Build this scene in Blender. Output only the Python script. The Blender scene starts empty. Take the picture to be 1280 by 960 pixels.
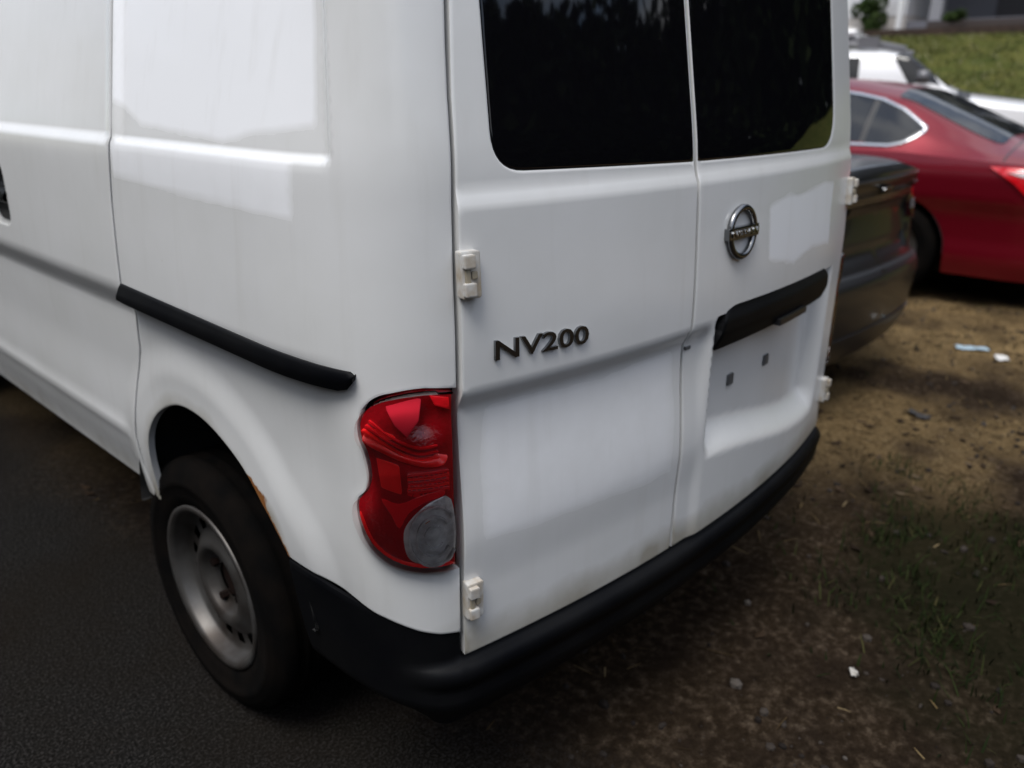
import bpy, bmesh, math, random
import numpy as np
from mathutils import Vector, Matrix, geometry
random.seed(7); RNG = np.random.default_rng(11)
SC = bpy.context.scene
COL = SC.collection
pi = math.pi

# ------------------------------------------------------------------ camera
# world axes: x to the van's right, y towards the van's nose, z up; origin on the ground under the van's tail
cam_d = bpy.data.cameras.new("camera"); cam = bpy.data.objects.new("camera", cam_d); COL.objects.link(cam)
Rcw = np.array([[0.68381368, -0.72962671, 0.00661158], [-0.24783846, -0.24078019, -0.93840343], [0.68627614, 0.6400545, -0.34547835]])
cx, cy, cz = Rcw[0], -Rcw[1], -Rcw[2]
CAM = Vector((-1.48, -0.82, 1.36))
cam.matrix_world = Matrix(((cx[0], cy[0], cz[0], CAM.x), (cx[1], cy[1], cz[1], CAM.y), (cx[2], cy[2], cz[2], CAM.z), (0, 0, 0, 1)))
cam_d.sensor_width = 36; cam_d.lens = 1005 / 1280 * 36
cam_d.clip_start = .05; cam_d.clip_end = 2000
cam_d.dof.use_dof = True; cam_d.dof.focus_distance = 1.2; cam_d.dof.aperture_fstop = 2.9
SC.camera = cam

# ------------------------------------------------------------------ sky, sun, exposure
SUN_EL, SUN_AZ = 64, 192          # azimuth counted from +x towards +y
w = bpy.data.worlds.new("World"); SC.world = w; w.use_nodes = True
wt = w.node_tree; N = wt.nodes; L = wt.links
for n in list(N): N.remove(n)
out = N.new('ShaderNodeOutputWorld'); bg = N.new('ShaderNodeBackground'); sky = N.new('ShaderNodeTexSky')
sky.sky_type = 'NISHITA'; sky.sun_disc = False
sky.sun_elevation = math.radians(SUN_EL); sky.sun_rotation = math.radians(90 - SUN_AZ)
tc = N.new('ShaderNodeTexCoord'); mp = N.new('ShaderNodeMapping'); mp.inputs['Scale'].default_value = (1, 1, 2.6)
nz = N.new('ShaderNodeTexNoise'); nz.inputs['Scale'].default_value = 2.1; nz.inputs['Detail'].default_value = 7; nz.inputs['Roughness'].default_value = .55
rp = N.new('ShaderNodeValToRGB'); rp.color_ramp.elements[0].position = .34; rp.color_ramp.elements[1].position = .60
cl = N.new('ShaderNodeMix'); cl.data_type = 'RGBA'
sx = N.new('ShaderNodeSeparateXYZ'); ov = N.new('ShaderNodeMapRange')            # overcast: three times as bright overhead as at the horizon
ov.inputs['From Min'].default_value = 0; ov.inputs['From Max'].default_value = 1; ov.inputs['To Min'].default_value = 3.2; ov.inputs['To Max'].default_value = 9.6
cc = N.new('ShaderNodeCombineColor'); tint = N.new('ShaderNodeMix'); tint.data_type = 'RGBA'; tint.blend_type = 'MULTIPLY'; tint.inputs[0].default_value = 1; tint.inputs[7].default_value = (.97, .985, 1.03, 1)
L.new(tc.outputs['Generated'], mp.inputs[0]); L.new(mp.outputs[0], nz.inputs['Vector']); L.new(nz.outputs['Fac'], rp.inputs[0])
L.new(tc.outputs['Generated'], sx.inputs[0]); L.new(sx.outputs[2], ov.inputs['Value'])
for q in range(3): L.new(ov.outputs[0], cc.inputs[q])
L.new(cc.outputs[0], tint.inputs[6])
L.new(rp.outputs['Color'], cl.inputs[0]); L.new(sky.outputs[0], cl.inputs[6]); L.new(tint.outputs[2], cl.inputs[7])
L.new(cl.outputs[2], bg.inputs[0]); L.new(bg.outputs[0], out.inputs[0])
bg.inputs[1].default_value = 0.10
sd = bpy.data.lights.new("sun", 'SUN'); sd.energy = 1.4; sd.angle = math.radians(28); sd.color = (1, .97, .93)
sun = bpy.data.objects.new("sun", sd); COL.objects.link(sun)
se, sa = math.radians(SUN_EL), math.radians(SUN_AZ)
sun.rotation_euler = Vector((math.cos(se) * math.cos(sa), math.cos(se) * math.sin(sa), math.sin(se))).to_track_quat('Z', 'Y').to_euler()
vs = SC.view_settings
SC.display_settings.display_device = 'sRGB'
vs.view_transform = 'Standard'; vs.look = 'None'; vs.gamma = 1; vs.use_curve_mapping = False
vs.exposure = 0.93
SC.cycles.max_bounces = 8; SC.cycles.use_denoising = True

# ------------------------------------------------------------------ small helpers
def link(o, parent=None):
    COL.objects.link(o)
    if parent: o.parent = parent
    return o
def tag(o, label=None, cat=None, group=None, kind=None):
    for k, v in (('label', label), ('category', cat), ('group', group), ('kind', kind)):
        if v: o[k] = v
    return o
def empty(name, loc=(0, 0, 0), rz=0):
    o = bpy.data.objects.new(name, None); o.location = loc; o.rotation_euler = (0, 0, rz); o.empty_display_size = .2
    return link(o)
def mesh(name, V, F, mat, parent=None, smooth=False):
    used = sorted({i for f in F for i in f}); ix = {k: i for i, k in enumerate(used)}
    me = bpy.data.meshes.new(name); me.from_pydata([tuple(map(float, V[k])) for k in used], [], [tuple(ix[int(i)] for i in f) for f in F])
    me.validate()
    if smooth: me.polygons.foreach_set('use_smooth', [True] * len(me.polygons))
    if mat: me.materials.append(mat)
    return link(bpy.data.objects.new(name, me), parent)
def bobj(name, bm, mat, parent=None, smooth=False, bevel=0, seg=2, angle=35):
    if bevel:
        es = [e for e in bm.edges if len(e.link_faces) == 2 and e.calc_face_angle(0) > math.radians(angle)]
        bmesh.ops.bevel(bm, geom=es, offset=bevel, segments=seg, profile=.5, affect='EDGES', clamp_overlap=True)
    me = bpy.data.meshes.new(name); bm.to_mesh(me); bm.free()
    if smooth: me.polygons.foreach_set('use_smooth', [True] * len(me.polygons))
    if mat: me.materials.append(mat)
    return link(bpy.data.objects.new(name, me), parent)
def box(bm, x0, x1, y0, y1, z0, z1):
    vs_ = [bm.verts.new(p) for p in ((x0, y0, z0), (x1, y0, z0), (x1, y1, z0), (x0, y1, z0), (x0, y0, z1), (x1, y0, z1), (x1, y1, z1), (x0, y1, z1))]
    for f in ((0, 3, 2, 1), (4, 5, 6, 7), (0, 1, 5, 4), (1, 2, 6, 5), (2, 3, 7, 6), (3, 0, 4, 7)): bm.faces.new([vs_[i] for i in f])
    return vs_
def ss(a, b, x):
    t = np.clip((np.asarray(x, float) - a) / (b - a), 0, 1); return t * t * (3 - 2 * t)
def tube(pts, r, seg=10, closed=False):
    P = [np.array(p, float) for p in pts]; n = len(P); V = []; F = []
    up = np.array((0, 0, 1.)); 
    for i, p in enumerate(P):
        a = P[(i - 1) % n] if (i or closed) else p; b = P[(i + 1) % n] if (i < n - 1 or closed) else p
        t = b - a; t /= np.linalg.norm(t); s = np.cross(t, up)
        if np.linalg.norm(s) < 1e-3: s = np.cross(t, (1, 0, 0))
        s /= np.linalg.norm(s); q = np.cross(s, t)
        for k in range(seg):
            g = 2 * pi * k / seg; V.append(p + r * (math.cos(g) * s + math.sin(g) * q))
    for i in range(n if closed else n - 1):
        for k in range(seg):
            j = (i + 1) % n
            F.append((i * seg + k, i * seg + (k + 1) % seg, j * seg + (k + 1) % seg, j * seg + k))
    if not closed:
        F.append(tuple(range(seg))); F.append(tuple((n - 1) * seg + k for k in range(seg))[::-1])
    return V, F
def lathe_x(profile, seg=64, sign=-1):
    """profile (x offset outwards, radius) revolved about the x axis"""
    V = []; F = []; m = len(profile)
    for k in range(seg):
        g = 2 * pi * k / seg
        for (x, r) in profile: V.append((sign * x, r * math.cos(g), r * math.sin(g)))
    for k in range(seg):
        for j in range(m - 1):
            a = k * m + j; b = ((k + 1) % seg) * m + j
            F.append((a, a + 1, b + 1, b))
    return V, F

# ------------------------------------------------------------------ materials
def mat(name, col, rough=.5, metal=0, spec=.5, coat=0, noise=None, bump=None, emis=None):
    """noise = (scale, amount, colour2); bump = (scale, strength, distance)"""
    m = bpy.data.materials.new(name); m.use_nodes = True; t = m.node_tree; b = t.nodes['Principled BSDF']
    b.inputs['Base Color'].default_value = (*col, 1); b.inputs['Roughness'].default_value = rough
    b.inputs['Metallic'].default_value = metal; b.inputs['Specular IOR Level'].default_value = spec
    b.inputs['Coat Weight'].default_value = coat; b.inputs['Coat Roughness'].default_value = .04
    if noise or bump:
        co = t.nodes.new('ShaderNodeTexCoord')
    if noise:
        n = t.nodes.new('ShaderNodeTexNoise'); n.inputs['Scale'].default_value = noise[0]; n.inputs['Detail'].default_value = 6
        r = t.nodes.new('ShaderNodeValToRGB'); r.color_ramp.elements[0].position = .35; r.color_ramp.elements[1].position = .68
        r.color_ramp.elements[0].color = (*col, 1); c2 = noise[2]; k = noise[1]
        r.color_ramp.elements[1].color = (*[col[i] * (1 - k) + c2[i] * k for i in range(3)], 1)
        t.links.new(co.outputs['Object'], n.inputs['Vector']); t.links.new(n.outputs['Fac'], r.inputs[0]); t.links.new(r.outputs[0], b.inputs['Base Color'])
    if bump:
        n = t.nodes.new('ShaderNodeTexNoise'); n.inputs['Scale'].default_value = bump[0]; n.inputs['Detail'].default_value = 5
        u = t.nodes.new('ShaderNodeBump'); u.inputs['Strength'].default_value = bump[1]; u.inputs['Distance'].default_value = bump[2]
        t.links.new(co.outputs['Object'], n.inputs['Vector']); t.links.new(n.outputs['Fac'], u.inputs['Height']); t.links.new(u.outputs[0], b.inputs['Normal'])
    return m

def van_paint():
    m = bpy.data.materials.new('worn_white_paint'); m.use_nodes = True; t = m.node_tree; b = t.nodes['Principled BSDF']
    nd, lk = t.nodes, t.links
    co = nd.new('ShaderNodeTexCoord')
    n1 = nd.new('ShaderNodeTexNoise'); n1.inputs['Scale'].default_value = 3.2; n1.inputs['Detail'].default_value = 8; n1.inputs['Roughness'].default_value = .6
    r1 = nd.new('ShaderNodeValToRGB'); r1.color_ramp.elements[0].position = .3; r1.color_ramp.elements[1].position = .7
    r1.color_ramp.elements[0].color = (.635, .64, .63, 1); r1.color_ramp.elements[1].color = (.685, .69, .69, 1)
    lk.new(co.outputs['Object'], n1.inputs['Vector']); lk.new(n1.outputs['Fac'], r1.inputs[0])
    cur = r1.outputs[0]
    def layer(attr, colr, cur, ramp=None):
        a = nd.new('ShaderNodeAttribute'); a.attribute_name = attr
        fac = a.outputs['Fac']
        if ramp:
            n = nd.new('ShaderNodeTexNoise'); n.inputs['Scale'].default_value = ramp[0]; n.inputs['Detail'].default_value = 7
            lk.new(co.outputs['Object'], n.inputs['Vector'])
            ad = nd.new('ShaderNodeMath'); ad.operation = 'MULTIPLY_ADD'; lk.new(n.outputs['Fac'], ad.inputs[0]); ad.inputs[1].default_value = ramp[1]; lk.new(fac, ad.inputs[2])
            rr = nd.new('ShaderNodeMapRange'); rr.inputs['From Min'].default_value = ramp[2]; rr.inputs['From Max'].default_value = ramp[3]
            lk.new(ad.outputs[0], rr.inputs['Value']); fac = rr.outputs[0]
        mx = nd.new('ShaderNodeMix'); mx.data_type = 'RGBA'; lk.new(fac, mx.inputs[0]); lk.new(cur, mx.inputs[6]); mx.inputs[7].default_value = (*colr, 1)
        return mx.outputs[2], fac
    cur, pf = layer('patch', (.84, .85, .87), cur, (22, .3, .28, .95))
    mpv = nd.new('ShaderNodeMapping'); mpv.inputs['Scale'].default_value = (30, 30, 1.6); nv_ = nd.new('ShaderNodeTexNoise'); nv_.inputs['Scale'].default_value = 1; nv_.inputs['Detail'].default_value = 5
    lk.new(co.outputs['Object'], mpv.inputs[0]); lk.new(mpv.outputs[0], nv_.inputs['Vector']); sr = nd.new('ShaderNodeMapRange'); sr.inputs['From Min'].default_value = .56; sr.inputs['From Max'].default_value = .78; sr.inputs['To Max'].default_value = .11
    lk.new(nv_.outputs['Fac'], sr.inputs['Value']); sm_ = nd.new('ShaderNodeMix'); sm_.data_type = 'RGBA'; lk.new(sr.outputs[0], sm_.inputs[0]); lk.new(cur, sm_.inputs[6]); sm_.inputs[7].default_value = (.40, .38, .33, 1); cur = sm_.outputs[2]
    cur, _ = layer('grime', (.36, .34, .29), cur, (9, .9, .75, 1.5))
    cur, rf = layer('rust', (.26, .105, .032), cur, (55, 1.8, 1.4, 1.8))
    lk.new(cur, b.inputs['Base Color'])
    ro = nd.new('ShaderNodeMapRange'); ro.inputs['To Min'].default_value = .25; ro.inputs['To Max'].default_value = .42
    lk.new(pf, ro.inputs['Value']); lk.new(ro.outputs[0], b.inputs['Roughness'])
    b.inputs['Coat Weight'].default_value = .25; b.inputs['Coat Roughness'].default_value = .12
    n2 = nd.new('ShaderNodeTexNoise'); n2.inputs['Scale'].default_value = 5; n2.inputs['Detail'].default_value = 3
    u = nd.new('ShaderNodeBump'); u.inputs['Strength'].default_value = .12; u.inputs['Distance'].default_value = .012
    lk.new(co.outputs['Object'], n2.inputs['Vector']); lk.new(n2.outputs['Fac'], u.inputs['Height']); lk.new(u.outputs[0], b.inputs['Normal'])
    return m
M = {}
M['van'] = van_paint()
M['black_plastic'] = mat('black_plastic', (.0022, .0025, .0036), .5, spec=.10, bump=(420, .25, .001), noise=(7, .5, (.009, .009, .009)))
M['under'] = mat('underbody_black', (.008, .008, .008), .9)
M['gap_shade'] = mat('gap_shade_grey', (.05, .05, .05), .8)  # dark tone puts the shade of the panel gaps into the shell
M['tint'] = mat('black_tinted_glass', (.003, .003, .004), .03, spec=.5)
M['tyre'] = mat('tyre_rubber', (.0028, .0027, .0027), .95, spec=.04, noise=(14, .5, (.0095, .007, .0055)), bump=(120, .3, .002))
M['steel'] = mat('silver_steel_wheel', (.12, .117, .113), .45, .7, noise=(9, .85, (.035, .026, .02)))
M['steel_dark'] = mat('dusty_steel', (.12, .105, .09), .6, .5, noise=(20, .8, (.1, .05, .03)))
M['hub_rust'] = mat('rusty_hub', (.006, .0045, .004), .9, .0, spec=.1, noise=(30, .5, (.022, .009, .006)))
M['chrome'] = mat('chrome', (.62, .63, .64), .12, 1)
M['emblem'] = mat('dull_chrome', (.22, .224, .23), .22, 1)
M['dark_chrome'] = mat('grey_chrome', (.22, .225, .23), .25, 1)
M['hinge'] = mat('hinge_paint', (.56, .555, .535), .4, noise=(50, .8, (.35, .27, .17)))
M['hinge_dirt'] = mat('hinge_grime', (.30, .26, .19), .6)
M['bolt'] = mat('bolt_grey', (.13, .135, .14), .5, .4)
M['red_dark'] = mat('red_lens_dark', (.34, .003, .008), .14, coat=.5, bump=(160, .4, .003))
M['red_mid'] = mat('red_lens_mid', (.80, .006, .014), .2, coat=.5, bump=(220, .3, .002))
M['red_bright'] = mat('red_reflex', (.98, .014, .016), .3, coat=.3, bump=(300, .4, .002))
M['sky_glint'] = mat('painted_sky_reflection', (.75, .025, .05), .2, coat=.4)  # lighter red holding a painted reflection of the sky
M['lamp_grey'] = mat('clear_reverse_lens', (.62, .63, .62), .2, .15, noise=(55, .7, (.26, .25, .24)), coat=.6, bump=(110, .5, .004))
M['amber'] = mat('bulb_amber', (.35, .08, .02), .2)
def lens_cover():
    m = bpy.data.materials.new('lens_cover'); m.use_nodes = True; t = m.node_tree; nd, lk = t.nodes, t.links
    nd.remove(nd['Principled BSDF']); o = nd['Material Output']
    tr = nd.new('ShaderNodeBsdfTransparent'); tr.inputs[0].default_value = (1, .97, .97, 1)
    gl = nd.new('ShaderNodeBsdfGlossy'); gl.inputs['Roughness'].default_value = .03
    fr = nd.new('ShaderNodeFresnel'); fr.inputs[0].default_value = 1.45
    mx = nd.new('ShaderNodeMixShader'); lk.new(fr.outputs[0], mx.inputs[0]); lk.new(tr.outputs[0], mx.inputs[1]); lk.new(gl.outputs[0], mx.inputs[2])
    lk.new(mx.outputs[0], o.inputs[0]); return m
M['lens'] = lens_cover()
M['red_car'] = mat('red_metallic_paint', (.165, .0018, .010), .34, .5, coat=.4, noise=(240, .25, (.22, .004, .016)))
M['grey_car'] = mat('dark_grey_metallic_paint', (.010, .010, .011), .38, .2, coat=.35, noise=(200, .4, (.017, .017, .018)))
M['white_car'] = mat('white_car_paint', (.78, .78, .79), .25, coat=.8, noise=(3, .4, (.72, .72, .73)))
M['glass'] = mat('car_glass', (.012, .014, .016), .03, spec=.6)
M['glass_dark'] = mat('dark_car_glass', (.006, .006, .007), .05, spec=.5)
M['black_trim'] = mat('black_trim', (.012, .012, .013), .35)
M['lamp_red'] = mat('tail_lamp_red', (.62, .006, .012), .1, coat=1)
M['lamp_white'] = mat('tail_lamp_white', (.7, .68, .68), .1, coat=1)
M['smoked'] = mat('smoked_lamp', (.02, .004, .005), .08, coat=1)
M['grey_rail'] = mat('grey_roof_rail', (.16, .16, .17), .4, .3)

# ------------------------------------------------------------------ surface panels
def resample(poly, step):
    o = []
    n = len(poly)
    for i in range(n):
        a = np.array(poly[i], float); b = np.array(poly[(i + 1) % n], float)
        k = max(1, int(math.ceil(np.linalg.norm(b - a) / step)))
        for j in range(k): o.append(a + (b - a) * j / k)
    return np.array(o)
def rounded(poly, r, n=5):
    """round the corners of a polygon; r one number or one per corner"""
    P = [np.array(p, float) for p in poly]; o = []; m = len(P)
    for i in range(m):
        a, b, c = P[i - 1], P[i], P[(i + 1) % m]; rr = r[i] if hasattr(r, '__len__') else r
        d1 = a - b; d2 = c - b; l1 = np.linalg.norm(d1); l2 = np.linalg.norm(d2)
        rr = min(rr, l1 * .49, l2 * .49)
        if rr < 1e-6: o.append(b); continue
        p, q = b + d1 / l1 * rr, b + d2 / l2 * rr
        for k in range(n + 1):
            t = k / n; o.append((1 - t) ** 2 * p + 2 * t * (1 - t) * b + t * t * q)
    return [tuple(x) for x in o]
def spline(pts, n=8, closed=True):
    P = [np.array(p, float) for p in pts]; m = len(P); o = []
    for i in range(m if closed else m - 1):
        g = (lambda k: P[k % m]) if closed else (lambda k: P[min(max(k, 0), m - 1)])
        a, b, c, d = g(i - 1), g(i), g(i + 1), g(i + 2)
        for k in range(n):
            t = k / n; o.append(tuple(.5 * (2 * b + (c - a) * t + (2 * a - 5 * b + 4 * c - d) * t * t + (3 * b - a - 3 * c + d) * t ** 3)))
    if not closed: o.append(tuple(P[-1]))
    return o
def inside(P, poly):
    x, y = P[:, 0], P[:, 1]; r = np.zeros(len(P), bool); q = np.asarray(poly); n = len(q)
    for i in range(n):
        x1, y1 = q[i]; x2, y2 = q[(i + 1) % n]
        if y1 == y2: continue
        c = ((y1 > y) != (y2 > y)) & (x < (x2 - x1) * (y - y1) / (y2 - y1) + x1); r ^= c
    return r
def dist(P, poly):
    q = np.asarray(poly); d = np.full(len(P), 1e9)
    for i in range(len(q)):
        a = q[i]; b = q[(i + 1) % len(q)]; ab = b - a; l = ab @ ab
        if l < 1e-14: continue
        t = np.clip(((P - a) @ ab) / l, 0, 1); e = P - (a + t[:, None] * ab); d = np.minimum(d, np.einsum('ij,ij->i', e, e))
    return np.sqrt(d)
def frame_at(Fn, D, u, v, h=.0015):
    def base_n(u, v):
        a = Fn(u + h, v) - Fn(u - h, v); b = Fn(u, v + h) - Fn(u, v - h); n = np.cross(a, b)
        return n / np.maximum(np.linalg.norm(n, axis=1), 1e-12)[:, None]
    if D is None: return Fn(u, v), base_n(u, v)
    def G(u, v): return Fn(u, v) + base_n(u, v) * D(u, v)[:, None]
    p = G(u, v); a = G(u + h, v) - G(u - h, v); b = G(u, v + h) - G(u, v - h); n = np.cross(a, b)
    return p, n / np.maximum(np.linalg.norm(n, axis=1), 1e-12)[:, None]
def panel(name, Fn, outline, step, m, parent=None, holes=(), D=None, flange=.02, edge=.002, roll=.005, attrs=None, tilt=.45):
    rs_ = max(step) if hasattr(step, '__len__') else step
    loops = [resample(outline, rs_)] + [resample(h, rs_) for h in holes]
    lo = loops[0].min(0); hi = loops[0].max(0)
    st = step if hasattr(step, '__len__') else (step, step)
    gx = np.arange(lo[0] + st[0] / 2, hi[0], st[0]); gy = np.arange(lo[1] + st[1] / 2, hi[1], st[1])
    A, B = np.meshgrid(gx, gy); A = A + (np.arange(len(gy)) % 2)[:, None] * st[0] * .5
    S_ = np.stack([A.ravel(), B.ravel()], 1)
    S_ = S_[inside(S_, loops[0])] if len(S_) else S_
    for l in loops[1:]:
        if len(S_): S_ = S_[~inside(S_, l)]
    if len(S_):
        dd = np.min([dist(S_, l) for l in loops], axis=0); S_ = S_[dd > max(.55 * min(st), roll * 1.6 if roll else 0)]
    rings = []
    if roll:
        for k, l in enumerate(loops):
            t = np.roll(l, -1, 0) - np.roll(l, 1, 0); nn = np.stack([-t[:, 1], t[:, 0]], 1); nn /= np.maximum(np.linalg.norm(nn, axis=1), 1e-9)[:, None]
            for sgn in (1, -1):
                c = l + sgn * nn * roll; ok = inside(c, loops[0])
                for h_ in loops[1:]: ok &= ~inside(c, h_)
                d2 = np.min([dist(c, q) for q in loops], axis=0); rings.append(c[ok & (d2 > roll * .8)])
    allp = np.concatenate(loops + rings + [S_]) if len(S_) else np.concatenate(loops + rings)
    edges = []; o = 0
    for l in loops:
        edges += [(o + i, o + (i + 1) % len(l)) for i in range(len(l))]; o += len(l)
    r = geometry.delaunay_2d_cdt([Vector(p) for p in allp], edges, [], 0, 1e-6)
    V2 = np.array([(v.x, v.y) for v in r[0]]); T = np.array([f for f in r[2] if len(f) == 3], int)
    cen = V2[T].mean(1); ok = inside(cen, loops[0])
    for l in loops[1:]: ok &= ~inside(cen, l)
    T = T[ok]
    used = np.unique(T); mp_ = -np.ones(len(V2), int); mp_[used] = np.arange(len(used)); V2 = V2[used]; T = mp_[T]
    a, b, c = V2[T[:, 0]], V2[T[:, 1]], V2[T[:, 2]]
    sg = (b[:, 0] - a[:, 0]) * (c[:, 1] - a[:, 1]) - (b[:, 1] - a[:, 1]) * (c[:, 0] - a[:, 0])
    T[sg < 0] = T[sg < 0][:, ::-1]
    P, NN = frame_at(Fn, D, V2[:, 0], V2[:, 1])
    db = np.min([dist(V2, l) for l in loops], axis=0); isb = db < 1e-5
    P = P - NN * (edge * isb)[:, None]
    NV = NN.copy()
    faces = [tuple(t) for t in T]; verts = list(P); nl = []
    # tilt the normals of the rim outwards so the edge catches light like a rolled sheet
    if roll and tilt:
        for l in loops:
            pc, _ = frame_at(Fn, D, l[:, 0], l[:, 1])
            t2 = np.roll(l, -1, 0) - np.roll(l, 1, 0); nn = np.stack([t2[:, 1], -t2[:, 0]], 1); nn /= np.maximum(np.linalg.norm(nn, axis=1), 1e-9)[:, None]
            for i, q in enumerate(l):
                j = np.argmin(((V2 - q) ** 2).sum(1))
                e = .002
                pr = np.array([[q[0] + nn[i, 0] * e, q[1] + nn[i, 1] * e]])
                ins = inside(pr, loops[0])[0] and not any(inside(pr, h_)[0] for h_ in loops[1:])
                sgn = -1 if ins else 1
                e1 = q + sgn * nn[i] * .004; pa, _ = frame_at(Fn, D, np.array([e1[0]]), np.array([e1[1]]))
                dv = pa[0] - pc[i]; ln = np.linalg.norm(dv)
                if ln > 1e-9:
                    v = NN[j] + dv / ln * tilt; NV[j] = v / np.linalg.norm(v)
    nl = NV[T.ravel()]
    nf = []
    if flange:
        for l in loops:
            p, n = frame_at(Fn, D, l[:, 0], l[:, 1]); base = len(verts)
            verts += list(p - n * edge); verts += list(p - n * flange); k = len(l)
            for i in range(k):
                j = (i + 1) % k; faces.append((base + i, base + j, base + k + j, base + k + i))
    me = bpy.data.meshes.new(name); me.from_pydata([tuple(map(float, v)) for v in verts], [], [tuple(map(int, f)) for f in faces])
    me.polygons.foreach_set('use_smooth', [True] * len(T) + [False] * (len(faces) - len(T)))
    fl = []
    for p in me.polygons[len(T):]: fl += [tuple(p.normal)] * p.loop_total
    me.normals_split_custom_set([tuple(map(float, n)) for n in nl] + fl)
    if attrs:
        for k, fn in attrs.items():
            at = me.attributes.new(k, 'FLOAT', 'POINT'); vals = np.zeros(len(verts)); vals[:len(V2)] = fn(V2[:, 0], V2[:, 1])
            at.data.foreach_set('value', vals.astype(np.float32))
    me.materials.append(m)
    return link(bpy.data.objects.new(name, me), parent)

# ================================================================== WHITE VAN
def lut(pts, wdt):
    zs = np.linspace(-.2, 2.2, 961); y = np.interp(zs, [p[0] for p in pts], [p[1] for p in pts])
    k = max(1, int(wdt / .0025)); ker = np.hanning(k * 2 + 3); ker /= ker.sum(); y = np.convolve(np.pad(y, k + 1, mode='edge'), ker, 'valid')
    return lambda z: np.interp(z, zs, y)
VW = lut([(.2, .79), (.42, .834), (.6, .857), (.9, .866), (1.05, .862), (1.26, .85), (1.5, .793), (1.8, .715)], .07)
VY = lut([(.2, .0), (1.0, .0), (1.26, .015), (1.6, .075), (1.8, .13)], .07)
XH, LCOR, LBACK, BULGE = .69, .42, .30, .065
def van_surface(u, z):
    u = np.asarray(u, float); z = np.asarray(z, float)
    W = VW(z); yh = VY(z); s = np.where(u < 0, -1., 1.); a = np.abs(u)
    shr = .026 * ss(.42, .72, u)
    xr = u - shr; yr = yh - BULGE * (1 - (u / XH) ** 2)
    t = np.clip((a - XH) / LCOR, 0, 1); k = .12
    b0, b1, b2, b3 = (1 - t) ** 3, 3 * t * (1 - t) ** 2, 3 * t * t * (1 - t), t ** 3
    xc = s * (b0 * XH + b1 * (XH + k * .98) + b2 * W + b3 * W); yc = b0 * yh + b1 * (yh + k * .19) + b2 * (yh + LBACK - .2) + b3 * (yh + LBACK)
    xs = s * W; ysd = yh + LBACK + (a - XH - LCOR)
    r, c = a <= XH, (a > XH) & (a < XH + LCOR)
    return np.stack([np.where(r, xr, np.where(c, xc, xs) - shr), np.where(r, yr, np.where(c, yc, ysd)), z], -1)
YU = XH + LCOR - LBACK                       # u = -(y + YU) along the flank (below the tumblehome)
ARCH = spline([(-1.12, .50), (-1.133, .566), (-1.16, .61), (-1.193, .648), (-1.26, .708), (-1.365, .753), (-1.46, .764), (-1.535, .748), (-1.61, .706), (-1.665, .645), (-1.69, .575), (-1.70, .50), (-1.702, .44)], 6, closed=False)
ARCHN = np.array(ARCH)
def arch_dist(u, z):
    P = np.stack([np.asarray(u), np.asarray(z)], 1)
    d = np.full(len(P), 1e9)
    for i in range(len(ARCHN) - 1):
        a, b = ARCHN[i], ARCHN[i + 1]; ab = b - a; t = np.clip(((P - a) @ ab) / (ab @ ab), 0, 1); e = P - (a + t[:, None] * ab)
        d = np.minimum(d, np.einsum('ij,ij->i', e, e))
    return np.sqrt(d)
def D_side(u, z):
    d = np.zeros_like(u)
    d = d - .016 * ss(1.255, 1.276, z) * (1 - ss(-.965, -.935, u)) * (1 - .75 * ss(-1.66, -1.60, u) * (1 - ss(-1.60, -1.57, u)))
    fade = 1 - ss(-1.05, -.90, u)
    d = d - .026 * (1 - ss(.915, .985, z)) * fade + .006 * (1 - ss(.64, .80, z)) * fade
    d = d + .005 * np.exp(-((z - .612) / .022) ** 2) * (1 - ss(-1.84, -1.74, u)) - .012 * (1 - ss(.46, .60, z)) * (1 - ss(-1.84, -1.74, u))
    ad = arch_dist(u, z)
    d = d + .009 * (1 - ss(.055, .135, ad)) * (1 - ss(.86, .95, z))
    return d
def D_rear(u, z):
    left = 1 - ss(-.125, -.085, u)
    d = -.018 * (1 - ss(.893, .935, z)) * left + .016 * (1 - ss(.665, .888, z)) * left
    d = d - .0045 * (1 - ss(.57, .675, z)) * left
    d = d + .008 * (1 - ss(1.195, 1.232, z))
    bot = .70 - .085 * ss(-.1, .5, u)
    d = d - .040 * ss(-.092, -.058, u) * (1 - ss(.54, .60, u)) * ss(-.075, 0., z - bot) * (1 - ss(.93, .94, z))
    return d
van = tag(empty('white_van'), 'worn white panel van with tinted rear windows, painted over patches and a black rear bumper', 'van')
PV = M['van']
# attributes of the paint
def soft_poly(u, z, poly, wdt):
    P = np.stack([u, z], 1); q = np.array(poly); i = inside(P, q); d = dist(P, q); return np.where(i, .5 + np.minimum(d / wdt, .5), .5 - np.minimum(d / wdt, .5))
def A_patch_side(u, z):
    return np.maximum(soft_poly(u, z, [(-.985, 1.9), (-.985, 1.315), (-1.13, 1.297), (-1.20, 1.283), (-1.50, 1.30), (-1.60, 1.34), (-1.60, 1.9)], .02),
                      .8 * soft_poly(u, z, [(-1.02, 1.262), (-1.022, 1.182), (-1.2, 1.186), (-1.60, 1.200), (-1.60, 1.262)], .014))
def A_rust(u, z):
    d = arch_dist(u, z)
    return (1 - ss(.0, .020, d)) * ss(-1.28, -1.20, u) * (z > .52) * 1.5 + (1 - ss(.0, .045, np.hypot(u + 1.205, z - .660))) * 1.3
def A_grime_side(u, z): return .5 * (1 - ss(.46, .60, z)) + .55 * (1 - ss(.0, .05, arch_dist(u, z))) + .5 * (1 - ss(0, .07, np.hypot(u + 1.18, z - .63)))
side_attr = {'patch': A_patch_side, 'rust': A_rust, 'grime': A_grime_side}
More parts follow.
